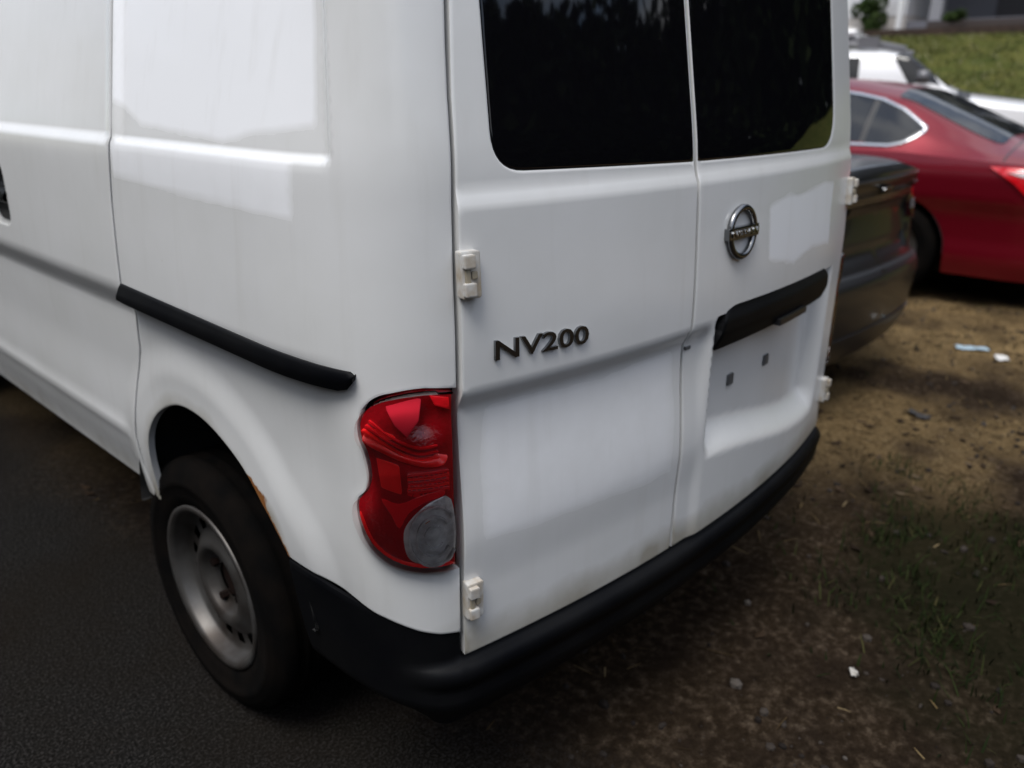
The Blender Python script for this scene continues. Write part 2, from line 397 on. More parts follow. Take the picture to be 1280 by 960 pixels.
LAMP = spline([(-.7275, .933), (-.775, .940), (-.83, .938), (-.884, .926), (-.918, .897), (-.922, .866), (-.910, .838), (-.905, .805), (-.914, .778), (-.936, .757), (-.938, .724), (-.917, .684), (-.871, .653), (-.80, .637), (-.7275, .632)], 5, closed=False)
seam_f = [(-1.508, 1.76), (-1.51, 1.5), (-1.594, 1.275), (-1.592, 1.268), (-1.62, 1.15), (-1.632, .98), (-1.652, .84), (-1.685, .76), (-1.738, .62), (-1.742, .54), (-1.725, .455)]
# flank: bring the seam back to a vertical plane whatever the tumblehome does to it
def seam_u(z, off=0): return np.interp(z, [.455, .54, .62, .76, .84, .98, 1.15, 1.27, 1.5, 1.76], [-1.722, -1.738, -1.735, -1.69, -1.655, -1.634, -1.622, -1.602, -1.600, -1.60]) - off
def hinge_seam(z): return float(np.interp(z, [.45, .6, .98, 1.1, 1.21, 1.35, 1.47, 1.74], [-.7165, -.7175, -.7175, -.714, -.709, -.695, -.679, -.642]))
HZ = [.98, 1.05, 1.1, 1.16, 1.21, 1.28, 1.35, 1.41, 1.47, 1.6, 1.74]
ARQ = [(float(u), float(z)) for u, z in ARCH if z >= .455]
ARQ_r = [p for p in ARQ if not (p[0] > -1.2 and p[1] < .566)]
SEAMZ = [1.74, 1.6, 1.5, 1.4, 1.27, 1.15, .98, .90, .84, .76, .70, .62, .54, .458]
quarter = [(float(seam_u(z)), z) for z in SEAMZ] 
quarter += [(ARQ_r[-1][0], .458)] + ARQ_r[::-1]
quarter += [(-1.05, .566), (-.966, .556), (-.90, .543), (-.817, .519), (-.77, .508), (-.7215, .502)]
quarter += [(-.7215, .626), (-.80, .631)] + [(u - .004 * (u < -.86), z - (.006 if z < .70 else 0) + (.006 if z > .9 else 0)) for u, z in LAMP[::-1]][6:-6] + [(-.7215, .940)] + [(hinge_seam(z) - .004, z) for z in HZ]
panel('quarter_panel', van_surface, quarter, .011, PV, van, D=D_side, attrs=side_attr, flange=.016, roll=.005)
door_end = -2.86
slid = [(float(seam_u(z, .009)), z) for z in SEAMZ] + [(door_end, .458), (door_end, 1.74)]
cupc = [(-2.277, 1.185), (-2.262, 1.03), (-2.46, 1.03), (-2.46, 1.185)]
cup = rounded(cupc, .04)
sd_o = panel('sliding_door', van_surface, slid, .016, PV, van, holes=[cup], D=D_side, attrs={'grime': A_grime_side}, flange=.03)
hd = panel('door_handle', van_surface, cup, .012, M['black_plastic'], sd_o, D=lambda u, z: D_side(u, z) - .03 + .038 * ss(.0, .02, .028 - np.abs(z - 1.10)), flange=.0, edge=0, roll=0)
panel('front_door', van_surface, [(door_end - .009, 1.74), (-4.05, 1.60), (-4.05, .458), (door_end - .009, .458)], .05, PV, van, D=D_side, flange=.02)
# the black track of the sliding door
trk = [(-1.628, .992), (-1.640, .953), (-1.60, .950), (-.955, .938), (-.935, .943), (-.922, .955), (-.920, .968), (-.93, .974), (-1.05, .979)]
panel('door_track', van_surface, trk, .01, M['black_plastic'], van, D=lambda u, z: .009 + .006 * (1 - np.abs(z - .963) / .02) - .012 * ss(.955, .962, z) * (1 - ss(.964, .97, z)) * 0, flange=.03, edge=.004)
# rear doors
ZB = .452
ld = [(-.7125, ZB), (-.1755, ZB), (-.1755, 1.74)] + [(hinge_seam(z) + .005, z) for z in HZ[::-1]]
gl_l = rounded([(-.612, 1.68), (-.636, 1.249), (-.1785, 1.2405), (-.1785, 1.68)], [.03, .055, 0, 0], 8)
ldo = rounded([(-.7125, ZB), (-.1755, ZB), (-.1755, 1.2405), (-.1785, 1.2405), (-.1785, 1.70), (-.1755, 1.70), (-.1755, 1.74), (-.7085, 1.74)], 0)
hole_l = rounded([(-.614, 1.69), (-.638, 1.2475), (-.1800, 1.2390), (-.1800, 1.69)], [.03, .057, 0, 0], 8)
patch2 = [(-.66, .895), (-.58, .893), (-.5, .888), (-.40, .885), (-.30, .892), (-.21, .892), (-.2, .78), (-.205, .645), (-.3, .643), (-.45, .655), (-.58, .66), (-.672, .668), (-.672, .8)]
def A_grime_rear(u, z): return .95 * (1 - ss(.455, .56, z)) + .5 * (1 - ss(.0, .012, np.abs(u + .172))) * (1 - ss(.85, .95, z)) + .5 * (1 - ss(0, .05, np.hypot(u + .25, z - .47))) + sum(.55 * (1 - ss(0, .016, np.abs(np.abs(u) - .692))) * ss(-.11, -.03, z - zh) * (1 - ss(-.03, -.02, z - zh)) for zh in (1.11, .566)) + .35 * (1 - ss(.0, .007, np.abs(np.abs(u) - .7115)))
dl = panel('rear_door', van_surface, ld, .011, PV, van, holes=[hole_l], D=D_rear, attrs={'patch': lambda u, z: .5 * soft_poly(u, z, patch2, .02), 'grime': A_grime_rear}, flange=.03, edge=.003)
panel('window', van_surface, gl_l, .02, M['tint'], dl, D=lambda u, z: D_rear(u, z) - .002, flange=.006, edge=.001, roll=.004, tilt=.25)
rd = [(-.1675, ZB), (.7125, ZB), (.7085, 1.74), (-.1675, 1.74)]
gl_r = rounded([(-.1645, 1.68), (-.1645, 1.2405), (.512, 1.236), (.515, 1.68)], [0, 0, .10, .03], 8)
hole_r = rounded([(-.1630, 1.69), (-.1630, 1.2390), (.514, 1.2345), (.517, 1.69)], [0, 0, .102, .03], 8)
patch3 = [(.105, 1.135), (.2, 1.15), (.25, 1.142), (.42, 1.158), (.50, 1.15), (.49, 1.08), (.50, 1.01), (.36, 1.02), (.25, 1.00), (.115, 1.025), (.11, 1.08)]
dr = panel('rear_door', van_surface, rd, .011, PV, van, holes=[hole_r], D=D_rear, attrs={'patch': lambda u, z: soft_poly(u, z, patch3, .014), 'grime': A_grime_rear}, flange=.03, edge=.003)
panel('window', van_surface, gl_r, .02, M['tint'], dr, D=lambda u, z: D_rear(u, z) - .002, flange=.006, edge=.001, roll=.004, tilt=.25)
# black handle strip above the number plate recess
strip = rounded([(-.088, .868), (.508, .868), (.495, .948), (-.03, .956), (-.07, .938)], [.012, .02, .012, .03, .03], 5)
panel('handle_strip', van_surface, strip, .006, M['black_plastic'], dr, D=lambda u, z: .008 + .012 * ss(.866, .91, z) - .010 * ss(.925, .955, z), flange=.045, edge=.004)
panel('handle_button', van_surface, rounded([(.18, .868), (.34, .868), (.34, .884), (.18, .884)], .004), .01, M['black_trim'], dr, D=lambda u, z: .022 + 0 * u, flange=.03, edge=.002)
def on_van(u, z, d, Dn=None):
    p, n = frame_at(van_surface, Dn, np.array([u]), np.array([z])); return p[0] + n[0] * d, n[0]
def plug(name, u, z, su, sz, h, m, parent, Dn=None, r=.006):
    pl = rounded([(u - su, z - sz), (u + su, z - sz), (u + su, z + sz), (u - su, z + sz)], r, 3)
    return panel(name, van_surface, pl, .008, m, parent, D=(lambda a, b: (Dn(a, b) if Dn else 0) + h), flange=h + .004, edge=.002, roll=.003)
for bu in (.066, .250): plug('plate_clip', bu, .762, .0125, .013, .006, M['bolt'], dr, D_rear, .003)
plug('plate_clip', -.158, .889, .009, .0035, .004, M['bolt'], dr, D_rear, .002)
# emblem: ring and bar
cu, czz = -.024, 1.099
ring = []
for k in range(48):
    g = 2 * pi * k / 48; p, n = on_van(cu + .047 * math.cos(g), czz + .047 * math.sin(g), .006, D_rear); ring.append(p)
V, F = tube(ring, .0068, 10, closed=True)
em = mesh('emblem', V, F, M['emblem'], dr, True)
plug('emblem_bar', cu, czz, .058, .0115, .013, M['dark_chrome'], em, D_rear, .002)
def lettering(name, text, u0, u1, z0, z1, slope, h, m, parent, Dn):
    cv = bpy.data.curves.new('txt', 'FONT'); cv.body = text; cv.size = 1; cv.extrude = .5; cv.resolution_u = 3; cv.offset = .012
    ob = bpy.data.objects.new('txt', cv); COL.objects.link(ob); dg = bpy.context.evaluated_depsgraph_get(); dg.update()
    me = bpy.data.meshes.new_from_object(ob.evaluated_get(dg)); bpy.data.objects.remove(ob)
    co = np.zeros(len(me.vertices) * 3); me.vertices.foreach_get('co', co); co = co.reshape(-1, 3)
    a, b = co.min(0), co.max(0); U = u0 + (co[:, 0] - a[0]) / (b[0] - a[0]) * (u1 - u0); t = (co[:, 1] - a[1]) / (b[1] - a[1])
    Z = z0 + t * (z1 - z0) + slope * (U - u0); P, n = frame_at(van_surface, Dn, U, Z)
    d = np.where(co[:, 2] > 0, h, -.002); P = P + n * d[:, None]
    me.vertices.foreach_set('co', P.ravel()); me.materials.clear(); me.materials.append(m); me.name = name
    return link(bpy.data.objects.new(name, me), parent)
lettering('lettering', 'NV200', -.655, -.466, .974, 1.005, -.04, .005, M['dark_chrome'], dl, D_rear)
lettering('lettering', 'NISSAN', cu - .05, cu + .05, czz - .006, czz + .006, 0, .0155, M['chrome'], em, D_rear)
# hinges
def hinge(u, z, s, par):
    h_ = plug('hinge', u, z, .017, .034, .015, M['hinge'], par, D_rear, .004)
    for dz in (-.020, .020): plug('hinge_knuckle', u + s * .006, z + dz, .010, .010, .024, M['hinge'], h_, D_rear, .003)
    plug('hinge_pin', u + s * .008, z, .0045, .030, .020, M['hinge_dirt'], h_, D_rear, .002)
    plug('hinge_bolt', u - s * .004, z, .005, .006, .020, M['hinge_dirt'], h_, D_rear, .003)
hinge(-.698, 1.110, -1, dl); hinge(-.698, .566, -1, dl); hinge(.690, 1.115, 1, dr); hinge(.692, .57, 1, dr)
# tail lamps
def lamp(sgn):
    q = lambda pts: [(sgn * -u, z) for u, z in pts] if sgn > 0 else list(pts)
    def sub(name, pts, m, d, par, step=.012, fl=.012, ed=.002):
        return panel(name, van_surface, q(pts), step, m, par, D=(lambda u, z: (d(np.where(u > 0, -u, u), z) if callable(d) else d + 0 * u)), flange=fl, edge=ed, roll=.003 if ed > .001 else 0)
    hs_ = sub('tail_lamp', LAMP, M['red_dark'], lambda u, z: -.006 - .016 * np.exp(-(((u + .79) / .05) ** 2 + ((z - .89) / .03) ** 2)), van, .01, .03)
    hs_.data.materials[0] = M['red_dark']
    bow = lambda u, z: -.010 + .016 * ss(0, .1, .86 - z + .5 * (u + .82) ** 2)
    sub('reflector', spline([(-.915, .868), (-.905, .858), (-.87, .842), (-.835, .826), (-.80, .816), (-.765, .817), (-.735, .832), (-.735, .848), (-.752, .845), (-.78, .832), (-.81, .833), (-.845, .846), (-.88, .862), (-.907, .876)], 3), M['red_bright'], lambda u, z: -.004 + .01 * np.cos((z - .84) * 120 + u * 30), hs_)
    sub('reflector', spline([(-.895, .884), (-.875, .88), (-.85, .868), (-.862, .862), (-.885, .868), (-.898, .876)], 3), M['red_bright'], -.006, hs_)
    for q_ in range(3):
        o_ = .0085 * (q_ + 1); sub('lens_rib', spline([(-.912 + q_ * .006, .868 + o_ * .9), (-.87, .848 + o_), (-.835, .832 + o_), (-.80, .822 + o_), (-.765, .823 + o_), (-.765, .8255 + o_), (-.80, .8245 + o_), (-.835, .8345 + o_), (-.87, .8505 + o_), (-.910 + q_ * .006, .8715 + o_ * .9)], 3), M['red_mid'] if q_ else M['red_bright'], .002 - .002 * q_, hs_, .006, .008, .0005)
    for q_ in range(5):
        zz_ = .775 + q_ * .0075; sub('lens_rib', [(-.828, zz_), (-.740, zz_), (-.740, zz_ + .0025), (-.828, zz_ + .0025)], M['red_bright'] if q_ % 2 else M['red_mid'], .0, hs_, .012, .006, .0005)
    sub('reflector', [(-.875, .925), (-.79, .933), (-.80, .895), (-.825, .872), (-.85, .89)], M['sky_glint'], lambda u, z: -.002 - .25 * (z - .90) * 1, hs_)  # pale piece painted in for the sky mirrored on the lens
    sub('reflector', [(-.775, .932), (-.735, .925), (-.733, .905), (-.765, .915)], M['red_mid'], -.004, hs_)
    sub('reflector', rounded([(-.895, .836), (-.845, .822), (-.842, .772), (-.888, .782)], .006), M['red_bright'], lambda u, z: -.004 + .05 * (u + .87), hs_)
    sub('reflector', rounded([(-.832, .808), (-.734, .808), (-.734, .766), (-.77, .770), (-.81, .762), (-.834, .768)], .006), M['red_mid'], -.006, hs_)
    sub('reflector', spline([(-.888, .764), (-.85, .756), (-.80, .768), (-.752, .772), (-.752, .762), (-.79, .756), (-.83, .738), (-.852, .712), (-.868, .735)], 3), M['red_mid'], -.004, hs_)
    sub('reflector', spline([(-.933, .735), (-.912, .69), (-.868, .66), (-.80, .645), (-.74, .641), (-.74, .636), (-.80, .638), (-.87, .654), (-.915, .682), (-.935, .722)], 3), M['red_bright'], -.003, hs_)
    rv = sub('reverse_lens', spline([(-.732, .757), (-.76, .760), (-.79, .753), (-.82, .735), (-.842, .71), (-.845, .68), (-.835, .655), (-.80, .645), (-.732, .640)], 4), M['lamp_grey'], lambda u, z: -.006 + .012 * (1 - ((u + .78) / .07) ** 2 - ((z - .7) / .07) ** 2), hs_)
    for q_ in (.022, .038, .054):
        cu_, cz_ = -.778, .698; a_ = [(cu_ + q_ * math.cos(g), cz_ + q_ * math.sin(g)) for g in np.linspace(.6, 5.7, 22)]; b_ = [(cu_ + (q_ - .004) * math.cos(g), cz_ + (q_ - .004) * math.sin(g)) for g in np.linspace(5.7, .6, 22)]
        sub('lens_ring', [p_ for p_ in a_ + b_], M['lamp_grey'], .0105 - q_ * .06, hs_, .008, .006, .0005)
    sub('bulb', spline([(-.80, .722), (-.79, .732), (-.775, .722), (-.79, .712)], 3), M['amber'], .004, hs_)
    sub('lens', LAMP, M['lens'], lambda u, z: .008 + .007 * ss(0, .03, -u - .73) - .004 * ss(.82, .85, z) * (1 - ss(.85, .87, z)), hs_, .012, .02, .003)
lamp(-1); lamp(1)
# bumper
bz0 = .27
def mirror_closed(p): return p + [(-u, z) for u, z in p[::-1]]
btop = [(-.716, .446), (-.7195, .499), (-.77, .504), (-.817, .514), (-.90, .539), (-.966, .552), (-1.05, .562), (-1.128, .562)]
bout = [(-1.125, bz0)] + btop[::-1]
bump = bout + [(-u, z) for u, z in bout[::-1]]
def D_bump(u, z):
    rear = 1 - ss(.70, .90, np.abs(u))
    return rear * (.022 * (1 - ss(.43, .445, z)) - .004) - .004 * (1 - rear) - .07 * ss(.36, .2, z) * 0 - .06 * (1 - ss(.27, .37, z)) + .006 * ss(.40, .41, z) * (1 - ss(.425, .435, z)) * rear
panel('rear_bumper', van_surface, bump, .016, M['black_plastic'], van, D=D_bump, flange=.012, edge=.006, roll=.008)
# inner shell behind the gaps, roof, nose
def ring_pts(z, off, front):
    us = np.linspace(-.69, .69, 9); P = [van_surface(np.array([u]), np.array([z]))[0] for u in us]
    c = [van_surface(np.array([u]), np.array([z]))[0] for u in np.linspace(.69, 1.11, 8)[1:]]
    wv = float(VW(z)); rs = [np.array((wv, y, z)) for y in (.6, 1.2, 2.0, 2.8, 3.3)]
    pts = P + c + [p for p in rs if p[1] < front - .25] + [np.array((wv * .95, front - .18, z)), np.array((wv * .75, front - .04, z)), np.array((wv * .3, front, z))]
    left = [p * np.array((-1, 1, 1)) for p in pts[::-1] if p[0] > 1e-6]
    pts = pts[4:]   # start at x = 0
    full = pts + left
    cen = np.array((0, front / 2, z)); o = []
    for p in full:
        q = p.copy(); q[0] -= np.sign(q[0]) * min(off, abs(q[0])); q[1] += off if q[1] < front / 2 else -off; o.append(q)
    return o
zs = [.46, .6, .8, 1.0, 1.2, 1.4, 1.6, 1.75]; V = []; F = []
fr = [4.40, 4.45, 4.42, 4.25, 3.95, 3.70, 3.42, 3.2]
rows = []
for z, f in zip(zs, fr):
    r = ring_pts(z, .035, 4.4); sc = f / 4.4
    r = [np.array((p[0], p[1] if p[1] < 2.8 else 2.8 + (p[1] - 2.8) * (f - 2.8) / 1.6, p[2])) for p in r]; rows.append(r)
r = rows[-1]; rows.append([np.array((p[0] * .94, .06 + p[1] * .97, 1.83)) for p in r]); rows.append([np.array((p[0] * .7, .2 + p[1] * .88, 1.86)) for p in r])
n = len(rows[0])
for r in rows: V += r
for i in range(len(rows) - 1):
    for k in range(n): F.append((i * n + k, i * n + (k + 1) % n, (i + 1) * n + (k + 1) % n, (i + 1) * n + k))
F.append(tuple((len(rows) - 1) * n + k for k in range(n)))
# leave the rear wheel arches open: drop shell faces near them
def near_arch(f):
    c = np.mean([V[i] for i in f], 0); return c[2] < .82 and .25 < c[1] < 1.1 and abs(c[0]) > .7
F = [f for f in F if not near_arch(f)]
mesh('door_frame', V, [f for f in F if max(f) < 8 * n], M['gap_shade'], van, False)  # shell coloured dark as painted shade behind the door gaps
mesh('roof', V, [f for f in F if max(f) >= 8 * n], PV, van, True)
# right flank as one sheet
rq = [(.7215, .502), (.817, .519), (.966, .556), (1.128, .566)] + [(-u, z) for u, z in ARQ_r] + [(1.74, .458), (4.05, .458), (4.05, 1.60), (.7215, 1.74), (.7215, .940)] + [(-u, z) for u, z in [(uu - .004 * (uu < -.86), zz - (.006 if zz < .70 else 0) + (.006 if zz > .9 else 0)) for uu, zz in LAMP][6:-6]] + [(.7215, .626)]
panel('side_panel', van_surface, rq, .03, PV, van, flange=.03)
bm = bmesh.new(); box(bm, -.60, .60, .14, 4.2, .28, .455); bobj('underbody', bm, M['under'], van)
# wheels and wheel wells
def tyre_wheel(parent, x, y, R, rim, wdt, sgn, detailed, tm=None, rm=None):
    """sgn -1: outer face towards -x"""
    W2 = wdt / 2
    prof = [(-W2 * .7, rim + .005), (-W2 * .96, rim + .025), (-W2, (R + rim) / 2), (-W2 * .93, R - .02), (-W2 * .75, R - .003)] + [(W2 * q, R - (.007 if k_ % 3 == 1 else 0)) for k_, q in enumerate(np.linspace(-.62, .62, 13))] + [(W2 * .75, R - .003), (W2 * .86, R - .010), (W2 * .95, R - .026), (W2 * .985, R - .030), (W2, (R + rim) / 2 + .012), (W2 * 1.015, (R + rim) / 2 + .010), (W2 * 1.015, (R + rim) / 2 - .002), (W2, (R + rim) / 2 - .004), (W2 * .98, rim + .03), (W2 * .90, rim + .008), (W2 * .82, rim - .001)]
    V, F = lathe_x(prof, 72 if detailed else 36, sgn); t = mesh('tyre', V, F, tm or M['tyre'], parent, True); t.location = (x, y, R)
    if detailed:
        # tread grooves as real blocks around the circumference
        pr = [(W2 * .86, rim + .004), (W2 * .93, rim + .004), (W2 * .93, rim - .008), (W2 * .80, rim - .016), (W2 * .55, rim - .02), (W2 * .50, rim - .028)]
        V, F = lathe_x(pr, 96, sgn); r_ = mesh('rim', V, F, rm or M['steel'], parent, True); r_.location = (x, y, R)
        # pressed disc with vent holes near its edge
        S_ = 96; radii = [rim - .026, rim - .036, rim - .062, rim - .072, rim - .09, rim - .105, .078, .066, .058, .045]
        xo = [W2 * .50, W2 * .44, W2 * .46, W2 * .52, W2 * .66, W2 * .70, W2 * .58, W2 * .40, W2 * .36, W2 * .36]
        V = []; F = []
        for k in range(S_):
            g = 2 * pi * k / S_
            for rr, xx in zip(radii, xo): V.append((sgn * xx, rr * math.cos(g), rr * math.sin(g)))
        m_ = len(radii)
        for k in range(S_):
            for j in range(m_ - 1):
                if j == 1 and (k % 6) in (1, 2, 3): continue
                a, b = k * m_ + j, ((k + 1) % S_) * m_ + j; F.append((a, a + 1, b + 1, b))
        d_ = mesh('wheel_disc', V, F, rm or M['steel'], parent, True); d_.location = (x, y, R)
        V, F = lathe_x([(W2 * .30, 0.001), (W2 * .33, .03), (W2 * .30, .047)], 32, sgn); h_ = mesh('hub', V, F, M['hub_rust'], parent, True); h_.location = (x, y, R)
        V, F = lathe_x([(W2 * .1, 0.04), (W2 * .1, rim - .02)], 48, sgn); h_ = mesh('brake_drum', V, F, M['under'], parent, True); h_.location = (x, y, R)
        bm = bmesh.new()
        for k in range(4):
            g = 2 * pi * (k + .3) / 4; mt = Matrix.Translation((sgn * W2 * .40, .057 * math.cos(g), .057 * math.sin(g))) @ Matrix.Rotation(pi / 2, 4, 'Y')
            bmesh.ops.create_cone(bm, cap_ends=True, segments=6, radius1=.010, radius2=.010, depth=.024, matrix=mt)
        o = bobj('wheel_nuts', bm, M['hub_rust'], parent); o.location = (x, y, R); o['kind'] = 'stuff'
    else:
        V, F = lathe_x([(W2 * .9, rim), (W2 * .7, rim - .012), (W2 * .55, rim * .75), (W2 * .8, rim * .4), (W2 * .8, .001)], 36, sgn); r_ = mesh('rim', V, F, rm or M['steel'], parent, True); r_.location = (x, y, R)
def van_wheel(x, y, s, det):
    wh = empty('wheel'); wh.parent = van; tyre_wheel(wh, x, y, .302, .192, .185, s, det)
van_wheel(-.735, .72, -1, True); van_wheel(.735, .72, 1, False); van_wheel(-.735, 3.6, -1, False); van_wheel(.735, 3.6, 1, False)
for s in (-1, 1):
    V = []; F = []; K = 24
    for k in range(K + 1):
        g = -.25 + (pi + .5) * k / K; yy = .615 + .36 * math.cos(g); z = max(.44, .40 + .40 * math.sin(g))
        V += [(s * .84, yy, z), (s * .45, yy, z)]
    for k in range(K): F.append((2 * k, 2 * k + 1, 2 * k + 3, 2 * k + 2))
    i = len(V); V.append((s * .45, .615, .35)); 
    for k in range(K): F.append((2 * k + 1, i, 2 * k + 3))
    mesh('wheel_arch_liner', V, F, M['under'], van, True)

# ================================================================== OTHER PARKED CARS
def make_car(name, label, cat, loc, rz, P):
    root = tag(empty(name, loc, rz), label, cat)
    Lc, hw = P['L'], P['hw']; rc = P.get('rc', .42); bw = P.get('bow', .10)
    # plan outline, rear centre -> front centre along the right side
    pts = [(0., 0.)]
    for x in np.linspace(.1, hw - rc * .8, 5): pts.append((x, bw * .35 * (x / hw) ** 2))
    y0 = bw * .35
    for k in range(1, 9):
        g = pi / 2 * k / 9; pts.append((hw - rc * .8 * (1 - math.sin(g)), y0 + rc * (1 - math.cos(g))))
    pts += [(hw, y0 + rc + .1), (hw + .008, Lc * .35), (hw + .008, Lc * .6), (hw - .01, Lc - rc * 1.2 - .1)]
    for k in range(1, 9):
        g = pi / 2 * k / 9; pts.append((hw - .01 - rc * 1.1 * (1 - math.cos(g)), Lc - rc * 1.2 + rc * .95 * math.sin(g)))
    pts += [(hw * .4, Lc - .02), (0, Lc)]
    pts = np.array(sorted(pts, key=lambda q: 0)); seg = np.r_[0, np.cumsum(np.linalg.norm(np.diff(pts, axis=0), axis=1))]; U = seg[-1]
    uu = np.linspace(0, U, 600); PX = np.interp(uu, seg, pts[:, 0]); PY = np.interp(uu, seg, pts[:, 1])
    def sm(a, k=9):
        b = np.pad(a, k, mode='reflect', reflect_type='odd'); ker = np.hanning(2 * k + 1); ker /= ker.sum(); return np.convolve(b, ker, 'valid')
    PX, PY = sm(PX), sm(PY); TX, TY = np.gradient(PX), np.gradient(PY); ll = np.hypot(TX, TY); NX, NY = TY / ll, -TX / ll
    off = lut(P['side'], .05); zs_ = lambda y: np.interp(y, *zip(*P['shoulder']))
    ext = P.get('rear', [(0, 0)]); rext = lut(ext, .02)
    def wall(u, z):
        a = np.abs(u); s = np.where(u < 0, -1., 1.)
        x = np.interp(a, uu, PX); y = np.interp(a, uu, PY); nx = np.interp(a, uu, NX); ny = np.interp(a, uu, NY)
        o = off(z) + rext(z) * (1 - ss(.55, 1.25, a))
        return np.stack([s * (x + nx * o), y + ny * o, z], -1)
    wsy = lambda y: np.interp(y, PY[:330], PX[:330]) if False else np.interp(y, PY, PX)
    def u_at(y): return np.interp(y, PY[20:-20], uu[20:-20])
    ze = lambda y: np.interp(y, *zip(*P['eave'])); wr = lambda y: np.interp(y, *zip(*P['wr'])); zr = lambda y: np.interp(y, *zip(*P['ridge']))
    tin = P.get('inset', .05)
    def top_raw(y, a):
        ws = np.maximum(wsy(y) - tin, .02); w2 = np.minimum(wr(y), ws * .97); z1 = zs_(y) - .012; z2 = np.maximum(ze(y), z1 + .004); z3 = np.maximum(zr(y), z2 + .002)
        k = [0, .25, .5, .75, 1.0]
        X = [0 * ws, w2 * .62, w2, (w2 + ws) / 2 + .018, ws]; Z = [z3, z3 * .9 + z2 * .1, z2, (z1 + z2) / 2 + .004, z1]
        x = np.zeros_like(y); z = np.zeros_like(y)
        for i in range(4):
            m_ = (a >= k[i]) & (a <= k[i + 1]); t = (a - k[i]) / .25
            x = np.where(m_, X[i] + (X[i + 1] - X[i]) * t, x); z = np.where(m_, Z[i] + (Z[i + 1] - Z[i]) * t, z)
        return x, z
    def top(v, y):
        a = np.abs(v); s = np.where(v < 0, -1., 1.); x = 0; z = 0; tot = 0
        for dy, wy in ((-.07, 1), (-.035, 2), (0, 3), (.035, 2), (.07, 1)):
            for da, wa in ((-.06, 1), (-.03, 2), (0, 3), (.03, 2), (.06, 1)):
                aa = np.clip(np.abs(a + da), 0, 1); xx, zz = top_raw(np.clip(y + dy, .02, Lc - .02), aa)
                xx = np.where(a + da < 0, -xx, xx); wgt = wy * wa; x = x + xx * wgt; z = z + zz * wgt; tot += wgt
        x, z = x / tot, z / tot
        x1, z1 = top_raw(y, a); e = ss(.93, 1.0, a); x = x * (1 - e) + x1 * e; z = z * (1 - e) + z1 * e
        return np.stack([s * x, y, z], -1)
    def v_at(y, z):
        a = np.linspace(.3, 1, 300); p = top(a, np.full(300, float(y)))[:, 2]; return float(np.interp(-z, -p[::1], a)) if p[0] > p[-1] else .7
    Rw, ya, yb = P['R'], P['axles'][0], P['axles'][1]; zb = P['zb']
    def arch(y, sgn):
        ra = Rw + P.get('gap', .055); o = []
        for k in range(17):
            g = pi * k / 16; yy, z = y + ra * math.cos(g) * -1, Rw + ra * math.sin(g) * 1.0
            o.append((float(u_at(yy)), max(z, zb)))
        return [(o[0][0], zb)] + o + [(o[-1][0], zb)]
    half = [(0.0, zb)] + arch(ya, 1) + arch(yb, 1) + [(U, zb)]
    topl = [(float(u), float(zs_(np.interp(u, uu, PY)))) for u in np.linspace(U, 0, 60)]
    for s in (-1, 1):
        pl = [(s * u, z) for u, z in half + topl]; pl = pl if s > 0 else pl[::-1]
        panel('body' if s < 0 else 'body_side', wall, pl, (.06, .035), P['paint'], root, D=P.get('D'), flange=.05, edge=0, roll=0)
    # upper body
    ny_, nv = 90, 41; ys = np.concatenate([np.linspace(.035, Lc - .035, ny_)]); vv = np.linspace(-1, 1, nv); A, B = np.meshgrid(vv, ys)
    Pq, Nq = frame_at(top, None, A.ravel(), B.ravel(), .003)
    F = [(i * nv + j, i * nv + j + 1, (i + 1) * nv + j + 1, (i + 1) * nv + j) for i in range(ny_ - 1) for j in range(nv - 1)]
    F.append(tuple(range(nv))[::-1]); F.append(tuple((ny_ - 1) * nv + k for k in range(nv)))
    mesh('cabin', Pq, F, P['paint'], root, True)
    bm = bmesh.new(); box(bm, -hw + .28, hw - .28, .25, Lc - .3, zb - .03, .62); box(bm, -hw + .1, hw - .1, ya + .55, yb - .55, zb - .02, .5)
    bobj('underbody', bm, M['under'], root)
    for s in (-1, 1):
        for y in (ya, yb):
            wh = empty('wheel'); wh.parent = root; tyre_wheel(wh, s * (hw - .115), y, Rw, Rw - P.get('wall', .11), .21, s, False)
            V = []; Fq = []
            for k in range(13):
                g = pi * k / 12; V += [(s * (hw - .03), y + (Rw + .05) * math.cos(g), Rw + (Rw + .05) * math.sin(g)), (s * (hw - .32), y + (Rw + .05) * math.cos(g), Rw + (Rw + .05) * math.sin(g))]
            for k in range(12): Fq.append((2 * k, 2 * k + 1, 2 * k + 3, 2 * k + 2))
            c0 = len(V); V.append((s * (hw - .32), y, Rw))
            for k in range(12): Fq.append((2 * k + 1, c0, 2 * k + 3))
            mesh('wheel_arch_liner', V, Fq, M['under'], root, True)
    def on_top(nm, yz, m, s, d=.004, par=root, step=.04, fl=.012):
        pl = [(s * v_at(y, z), y) for y, z in yz]; a2 = sum(pl[i][0] * pl[(i + 1) % len(pl)][1] - pl[(i + 1) % len(pl)][0] * pl[i][1] for i in range(len(pl)))
        if a2 < 0: pl = pl[::-1]
        return panel(nm, top, pl, step, m, par, D=lambda u, v: d + 0 * u, flange=fl, edge=0, roll=0)
    def on_deck(nm, vy, m, d=.004, par=root, step=.05, fl=.012):
        return panel(nm, top, vy, step, m, par, D=lambda u, v: (d(u, v) if callable(d) else d + 0 * u), flange=fl, edge=0, roll=0)
